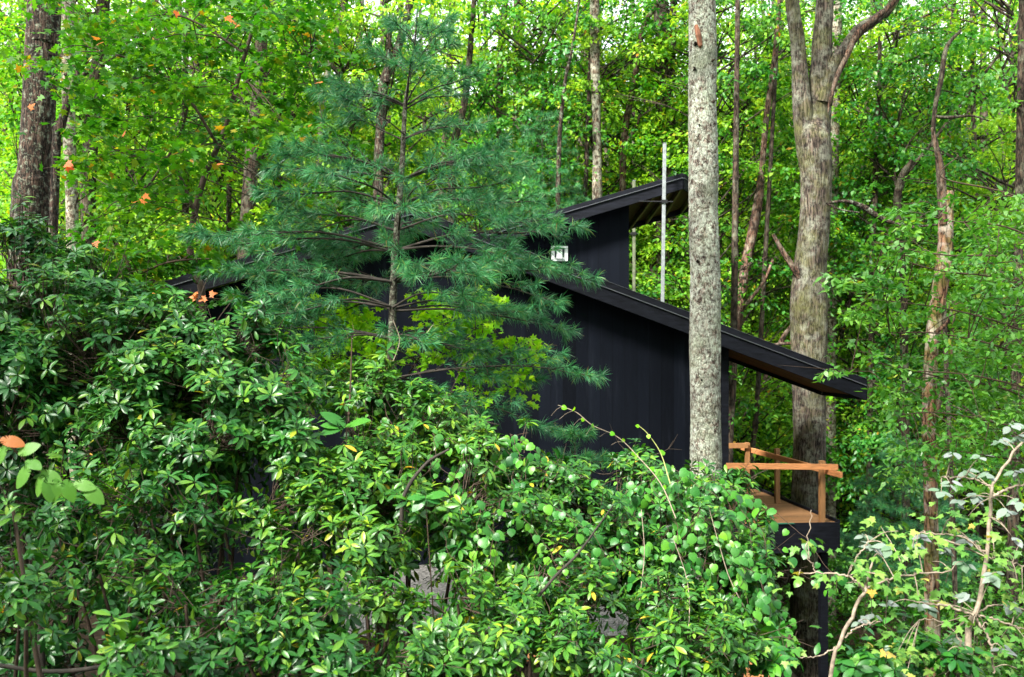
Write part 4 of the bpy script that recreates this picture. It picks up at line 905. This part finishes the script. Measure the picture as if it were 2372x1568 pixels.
shrub('mountain_laurel', 'small laurel clump at the bottom edge near the left corner branch',
      [(250, 1510, 4.7, .13), (300, 1545, 4.6, .12), (390, 1500, 4.8, .1), (60, 1380, 4.9, .12), (30, 1180, 5.0, .1)], 95, 'laurel', .085, nleaf=7)
shrub('mountain_laurel', 'laurel thicket in the middle of the picture below the pine trunk',
      [(860, 930, 7.6, .34), (1010, 960, 7.6, .28), (1120, 1020, 7.5, .22), (820, 1080, 7.0, .38), (960, 1040, 7.3, .38), (1080, 1060, 7.3, .3), (920, 1180, 6.7, .42), (1070, 1180, 6.8, .38), (760, 1180, 6.6, .34), (880, 900, 8.0, .2), (620, 1180, 6.6, .3), (690, 1280, 6.2, .28), (840, 1280, 6.2, .3)], 1850, 'laurel', .085)
shrub('mountain_laurel', 'laurel bush with a notched top against the foot of the black wall',
      [(1200, 1100, 7.6, .3), (1290, 1150, 7.5, .26), (1220, 1220, 7.0, .34), (1110, 1290, 6.6, .3), (1260, 1330, 6.5, .32), (1370, 1210, 7.4, .28), (1180, 1040, 7.8, .14), (1340, 1090, 7.8, .1)], 1150, 'laurel', .08)
shrub('mountain_laurel', 'laurel along the bottom edge left of the pale gravel gap',
      [(900, 1420, 5.7, .2), (1010, 1480, 5.5, .24), (900, 1530, 5.2, .22), (1060, 1400, 5.8, .2), (1130, 1530, 5.4, .26), (1180, 1430, 5.9, .2), (980, 1560, 5.2, .2)], 560, 'laurel', .082)
shrub('mountain_laurel', 'laurel along the bottom edge under the vine draped mound',
      [(1350, 1420, 6.2, .24), (1290, 1510, 5.7, .22), (1420, 1530, 5.7, .24), (1530, 1400, 6.4, .2), (1590, 1530, 5.9, .26), (1500, 1480, 6.1, .18), (1700, 1500, 6.2, .22)], 620, 'laurel', .082)
shrub('mountain_laurel', 'rounded laurel mound draped in round leaved vines beside the lichen tree',
      [(1420, 1210, 7.8, .36), (1500, 1150, 8.0, .36), (1620, 1180, 8.1, .4), (1680, 1240, 8.1, .28), (1540, 1290, 7.6, .45), (1680, 1340, 7.7, .42), (1450, 1320, 7.4, .34), (1735, 1370, 7.9, .22), (1480, 1080, 8.1, .18), (1690, 1135, 8.1, .16), (1742, 1215, 8.0, .17), (1600, 1420, 7.3, .34), (1730, 1440, 7.5, .24)], 1900, 'laurel', .08)
# vines
def curtain(label, strands, nper, size, mat, starts, L, name='creeper_vine'):
    base = P(*starts[0]); base[2] = ground(base[0], base[1])
    t = thing(name, base, label, 'vine'); T = Tubes(); pos, ax, nr = [], [], []
    for k in range(strands):
        s = starts[k % len(starts)]; p = P(s[0]+rng.normal(0, 28), s[1]+rng.normal(0, 14), s[2]); d = V(rng.normal(-.05, .5), -.6, -.1); pts = [p]
        for j in range(nper):
            d = nrm(d+V(rng.normal(0, .35), rng.normal(0, .15), -.13)); p = p+d*L; pts.append(p)
            if rng.uniform() < .9:
                o = rng.normal(0, .035, 3); pos.append(p+o); ax.append(V(rng.normal(0, .6), -.35, -.75)+o*4); nr.append(V(rng.normal(0, .35), -.75, .75+rng.normal(0, .3)))
        T.add(spline(pts, len(pts)*2), .0022, 3)
    link('stem', T.mesh('stem'), M['twig'], t)
    link('foliage', leaves('foliage', T_fan(ROUND, .45), pos, ax, np.array(nr)+rng.normal(0, .35, (len(nr), 3)), size*.9*rng.uniform(.45, 1.25, len(pos))), M[mat], t)
curtain('curtain of round glossy vine leaves hanging over the mound beside the lichen tree', 46, 22, .078, 'creeper',
        [(1560, 1090, 7.65), (1640, 1100, 7.7), (1670, 1130, 7.75), (1480, 1110, 7.6), (1680, 1200, 7.8), (1600, 1180, 7.5), (1420, 1180, 7.4), (1680, 1240, 7.5)], .055)
curtain('round leaved vine climbing through the middle thicket left of the notch', 26, 16, .07, 'creeper',
        [(1060, 1010, 6.9), (1150, 1010, 7.2), (1210, 1030, 7.3), (1110, 1150, 6.5), (1230, 1170, 6.6), (1280, 1290, 6.2), (880, 900, 7.5)], .055)
def bare_vine(name, label, px, mat='paletwig', leavesn=0, tend=False, size=.04, r=1.6):
    rows = np.array([P(x, y, Y) for x, y, Y in px]); s = spline(rows, 30)
    t = thing(name, s[-1], label, 'vine'); T = Tubes(); T.add(s, np.linspace(r*.5, r, 30)/F*7, 5)
    pos, ax, nr = [], [], []
    for k in range(leavesn):
        q = s[int(1+k*28/max(1, leavesn))]; pos.append(q); ax.append(rng.normal(0, 1, 3)*V(1, .3, .8)); nr.append(V(rng.normal(0, .4), -1, .4))
        if tend:
            e = q+V(-.06-.05*rng.uniform(), -.02, -.05*rng.uniform()-.02); T.add(spline([q, (q+e)/2+UP*.012, e], 6), .0011, 3)
    link('stem', T.mesh('stem'), M[mat], t)
    if leavesn: link('foliage', leaves('foliage', T_fan(ROUND, .1), pos, ax, nr, size*rng.uniform(.6, 1.2, len(pos))), M['vineleaf'], t)
bare_vine('greenbrier_vine', 'arching pale vine tip with small leaves and tendrils crossing the black wall', [(1292, 938, 7.3), (1335, 955, 7.3), (1372, 985, 7.3), (1430, 1012, 7.4), (1475, 1055, 7.4), (1530, 1120, 7.3), (1565, 1200, 7.2)], 'paletwig', 9, True)
bare_vine('greenbrier_vine', 'short upright vine shoot with one round leaf standing over the mound top', [(1478, 985, 7.4), (1500, 1005, 7.4), (1530, 1050, 7.4), (1552, 1120, 7.3)], 'greenstem', 3, False, .05)
bare_vine('hanging_vine', 'long pale vine stem hanging straight down the left part of the vine mound', [(1485, 1180, 7.1), (1492, 1280, 7.0), (1482, 1380, 6.9), (1470, 1480, 6.8), (1462, 1560, 6.7)])
bare_vine('hanging_vine', 'pale vine stem bowing down to the bottom right of the vine mound', [(1560, 1250, 7.1), (1590, 1340, 7.0), (1596, 1430, 6.9), (1580, 1520, 6.8), (1560, 1580, 6.7)])
bare_vine('hanging_vine', 'kinked pale vine stem near the right side of the vine mound', [(1640, 1170, 7.3), (1665, 1260, 7.25), (1690, 1340, 7.2), (1730, 1420, 7.2)])
bare_vine('dry_stem', 'upright brown dry stem rising left of the pine foot', [(815, 780, 7.3), (812, 880, 7.3), (806, 1000, 7.2)], 'twig', 0, r=3)
bare_vine('dry_stem', 'thin tan twig arching beside the pine foot', [(910, 740, 7.6), (925, 790, 7.6), (905, 850, 7.6), (890, 900, 7.5)], 'paletwig', 0, r=1.6)
# heavy branches low in the shrubs
def low_branch(label, px, Y, name='low_branch'):
    rows = pth(px, Y); rows[:, 3] *= .6; t = thing(name, rows[0][:3], label, 'branch'); link('bark', trunk_mesh('bark', [rows], .04, 10, .09), M['pinetwig'], t)
low_branch('thick brown branch running along the bottom left corner', [(-40, 1535, 8), (120, 1555, 9), (270, 1535, 9), (380, 1480, 8), (450, 1435, 6), (560, 1425, 3)], 5.4)
low_branch('dark branching limb inside the middle laurel thicket', [(930, 1250, 8), (935, 1150, 8), (985, 1075, 6), (1040, 1040, 4)], 6.3)
low_branch('slanting brown limb in the shrubs below the notch', [(1230, 1400, 7), (1290, 1330, 6), (1340, 1280, 5), (1420, 1170, 3)], 6.0)
low_branch('twisting dark stem in the shadows at the far lower left', [(100, 1600, 14), (95, 1450, 13), (110, 1350, 10), (180, 1260, 6)], 6.6)

# ------------------------------------------------------------------ right foreground tangle and left sprig
def sapling(name, label, limbs, gray, green, Y, leafc='palemaple'):
    rows = [pth(l_, Y+dy) for l_, dy in limbs]
    b = rows[0][0].copy(); g_ = ground(b[0], b[1]); base = V(b[0], b[1], g_)
    rows[0] = np.vstack([[b[0]-.02, b[1], g_, b[3]*1.3], rows[0]])
    t = thing(name, base, label, 'tree'); T = Tubes()
    for r_ in rows: s = spline(r_, 26); T.add(s[:, :3]+rng.normal(0, .004, (26, 3)), np.maximum(s[:, 3]*.72, .0012), 7)
    ends = np.vstack([spline(r_, 14)[:, :3] for r_ in rows])
    def near(c, tw=True):
        q = ends[np.argmin(np.linalg.norm(ends-c, axis=1))]; T.add(spline([q, (q+c)/2+UP*.02, c], 6), np.linspace(.0035, .0016, 6), 4)
    pos, ax, nr = [], [], []
    for x, y in gray:
        c = P(x, y, Y+rng.uniform(-.35, .35)); near(c); a0 = rng.uniform(0, 6)
        for k in range(rng.integers(4, 7)):
            a = a0+k*1.15+rng.normal(0, .2); pos.append(c+rng.normal(0, .01, 3)); ax.append(V(math.cos(a), math.sin(a)*.7-.25, rng.uniform(-.7, .1))); nr.append(V(rng.normal(0, .3), -.45, 1))
    link('grey_foliage', leaves('grey_foliage', T_fan(OVAL, .35), pos, ax, nr, .07*rng.uniform(.6, 1.2, len(pos))), M['greyleaf'], t)
    pos, ax, nr = [], [], []
    for x, y in green:
        c = P(x, y, Y+rng.uniform(-.4, .5)); near(c)
        for k in range(rng.integers(7, 12)):
            o = rng.normal(0, 1, 3)*V(.075, .08, .035); pos.append(c+o); ax.append(o*8+V(0, -.1, -.35)+rng.normal(0, .25, 3)); nr.append(V(rng.normal(0, .35), -.5, .9))
    link('foliage', leaves('foliage', T_fan(MAPLE, .25), pos, ax, nr, .053*rng.uniform(.6, 1.25, len(pos))), M[leafc], t)
    link('trunk', T.mesh('trunk'), M['paletwig'], t)
    return t
Zr = 5.2
sapling('striped_sapling', 'pale barked sapling forking at lower right in front of the dark gap',
  [([(1925, 1575, 7), (1945, 1490, 6.5), (1975, 1420, 6), (2000, 1368, 5.5), (2012, 1330, 4), (2022, 1292, 2.5)], 0), ([(2000, 1370, 4.5), (1978, 1343, 3.5), (1930, 1327, 3), (1856, 1327, 2)], -.1), ([(2002, 1365, 4), (2050, 1345, 3.5), (2111, 1330, 3), (2202, 1322, 2)], .1),
   ([(1968, 1330, 2.5), (1985, 1290, 2.5), (2012, 1255, 2)], 0), ([(1952, 1478, 3), (1990, 1450, 2.5), (2040, 1440, 1.5)], 0), ([(1930, 1500, 2.5), (1890, 1520, 2), (1850, 1522, 1.2)], -.1), ([(1890, 1327, 1.6), (1868, 1270, 1.5), (1880, 1180, 1)], -.1)],
  [(2020, 1265), (2120, 1255), (2230, 1300), (2000, 1240), (2020, 1420), (2130, 1405), (1990, 1440), (2060, 1270)],
  [(1850, 1330), (1870, 1260), (1960, 1350), (1980, 1300), (2040, 1290), (2060, 1350), (2120, 1340), (2160, 1300), (2080, 1230), (2040, 1220), (2190, 1350), (2100, 1380), (1990, 1480), (2050, 1450), (1830, 1500), (2030, 1330)], Zr)
def arc(n, x0, x1, y0, y1): return [(rng.uniform(x0, x1), rng.uniform(y0, y1)) for _ in range(n)]
sapling('twiggy_sapling', 'dark stemmed sapling with dull grey leaves along the lower right edge',
  [([(2243, 1600, 12), (2248, 1446, 10), (2268, 1400, 8), (2280, 1318, 7), (2293, 1190, 6), (2298, 1127, 5), (2334, 1068, 4.5), (2380, 1010, 4)], 0), ([(2255, 1425, 5), (2200, 1405, 4), (2120, 1393, 2)], -.1), ([(2284, 1280, 4), (2240, 1250, 4), (2202, 1238, 3), (2125, 1232, 2)], 0),
   ([(2298, 1130, 4), (2250, 1108, 3), (2180, 1105, 2)], 0), ([(2300, 1150, 5), (2340, 1130, 4), (2400, 1115, 3)], .1), ([(2260, 1430, 4), (2290, 1480, 4), (2300, 1560, 3)], -.2), ([(2262, 1425, 3), (2320, 1440, 3), (2380, 1460, 2)], 0), ([(2236, 1560, 4), (2220, 1480, 3), (2180, 1440, 2), (2130, 1435, 1.5)], -.1), ([(2284, 1290, 3), (2330, 1300, 2.5), (2400, 1320, 2)], .1), ([(2262, 1420, 3), (2310, 1400, 3), (2400, 1420, 2)], .2)],
  [(2340, 985), (2360, 1010), (2320, 1020), (2240, 1090), (2210, 1050), (2270, 1060), (2200, 1120), (2180, 1140), (2260, 1150), (2350, 1090), (2330, 1180), (2130, 1240), (2190, 1270), (2060, 1400), (2240, 1250), (2350, 1250), (2150, 1400), (2300, 1330), (2360, 1160), (2220, 1160), (2290, 1100), (2380, 990), (2340, 1400), (2240, 1380), (2320, 1500), (2200, 1480)],
  arc(46, 2080, 2400, 1190, 1580), Zr+.3)
shrub('laurel_seedling', 'bright broad leaved seedlings at the bottom edge right of the dark gap', [(1830, 1470, 6.4, .12), (1800, 1540, 6.2, .12), (2060, 1540, 5.6, .16), (2120, 1500, 5.7, .14), (2200, 1540, 5.4, .12), (1990, 1560, 5.5, .1)], 80, 'creeper', .10, 6, .5, cat='seedling')
# left sprig close to the camera
t = thing('beech_sprig', P(-60, 960, 4.2), 'pale green serrated leaf sprig hanging in close at the left edge, one leaf rusty', 'twig')
s = spline(np.array([P(x, y, 4.2) for x, y in ((-60, 960), (20, 1030), (80, 1085), (140, 1110), (205, 1128))]), 16)
T = Tubes(); T.add(s, np.linspace(.004, .0015, 16), 6)
T.add(spline(np.array([P(-60, 960, 4.2), P(-150, 900, 4.4), P(-500, 800, 4.9), P(-620, 1400, 5.2)]), 20), np.linspace(.004, .02, 20), 6)
link('stem', T.mesh('stem'), M['twig'], t)
SER = []
for i in range(9):
    y = .05+i*.105; wd = .30*math.sin(math.pi*min(.97, y*.9+.08))**.8; SER += [(wd, y), (wd*.9, y+.02)]
SER = [(0, 0)]+SER+[(0, 1.02)]; SER = SER+[(-x, y) for x, y in SER[-2:0:-1]]
pos = [P(x, y, 4.18) for x, y in ((195, 1125), (150, 1110), (130, 1108), (100, 1095), (95, 1092), (70, 1075), (60, 1065), (40, 1050), (15, 1030), (170, 1118), (115, 1100), (0, 1015))]
ax = [V(.75, 0, -.7), V(.35, 0, -1), V(-.1, -.1, -1), (-.35, 0, -1), V(.6, 0, -.3), V(-.6, 0, -.9), V(.5, -.2, -.2), V(.7, 0, .3), V(-.5, 0, -.8), V(.9, 0, -.2), V(.1, -.2, -1), V(.9, 0, -.2)]
link('foliage', leaves('foliage', T_fan(SER, .2), pos[:-1], np.array(ax[:-1]), [V(rng.normal(0, .2), -.8, .6) for _ in pos[:-1]], 0.105*rng.uniform(.8, 1.15, 11)), M['sprig'], t)
link('rusty_leaf', leaves('rusty_leaf', T_fan(SER, .3), pos[-1:], np.array(ax[-1:]), [V(.1, -.7, .7)], .105), M['rust'], t)
# big chestnut like leaves in the middle
def big_leaf(label, px, Y, dirs, L=.2):
    c = P(*px, Y); b = V(c[0], c[1]+.1, ground(c[0], c[1]+.1)); t = thing('buckeye_seedling', b, label, 'seedling')
    T = Tubes(); T.add(spline([b, (b+c)/2+V(.05, 0, 0), c], 10), np.linspace(.008, .003, 10), 5); link('stem', T.mesh('stem'), M['twig'], t)
    link('foliage', leaves('foliage', T_fan(SER, .25), [c]*len(dirs), np.array(dirs), [V(.1*k, -.5, .9) for k in range(len(dirs))], L*rng.uniform(.8, 1.1, len(dirs))), M['creeper'], t)
big_leaf('large ribbed leaf cluster pointing left out of the middle thicket', (800, 985), 6.7, [V(-1, 0, .1), V(-1, -.2, -.25), V(-.7, 0, .45), V(.6, -.2, .2)], .18)
big_leaf('large ribbed leaves half sunk in the middle thicket below the vines', (985, 1150), 6.2, [V(-1, -.2, 0), V(.9, -.3, -.3), V(-.6, -.3, -.6), V(.9, -.1, .2)], .13)
print('objects', len(sc.objects), 'polys', sum(len(m_.polygons) for m_ in bpy.data.meshes))
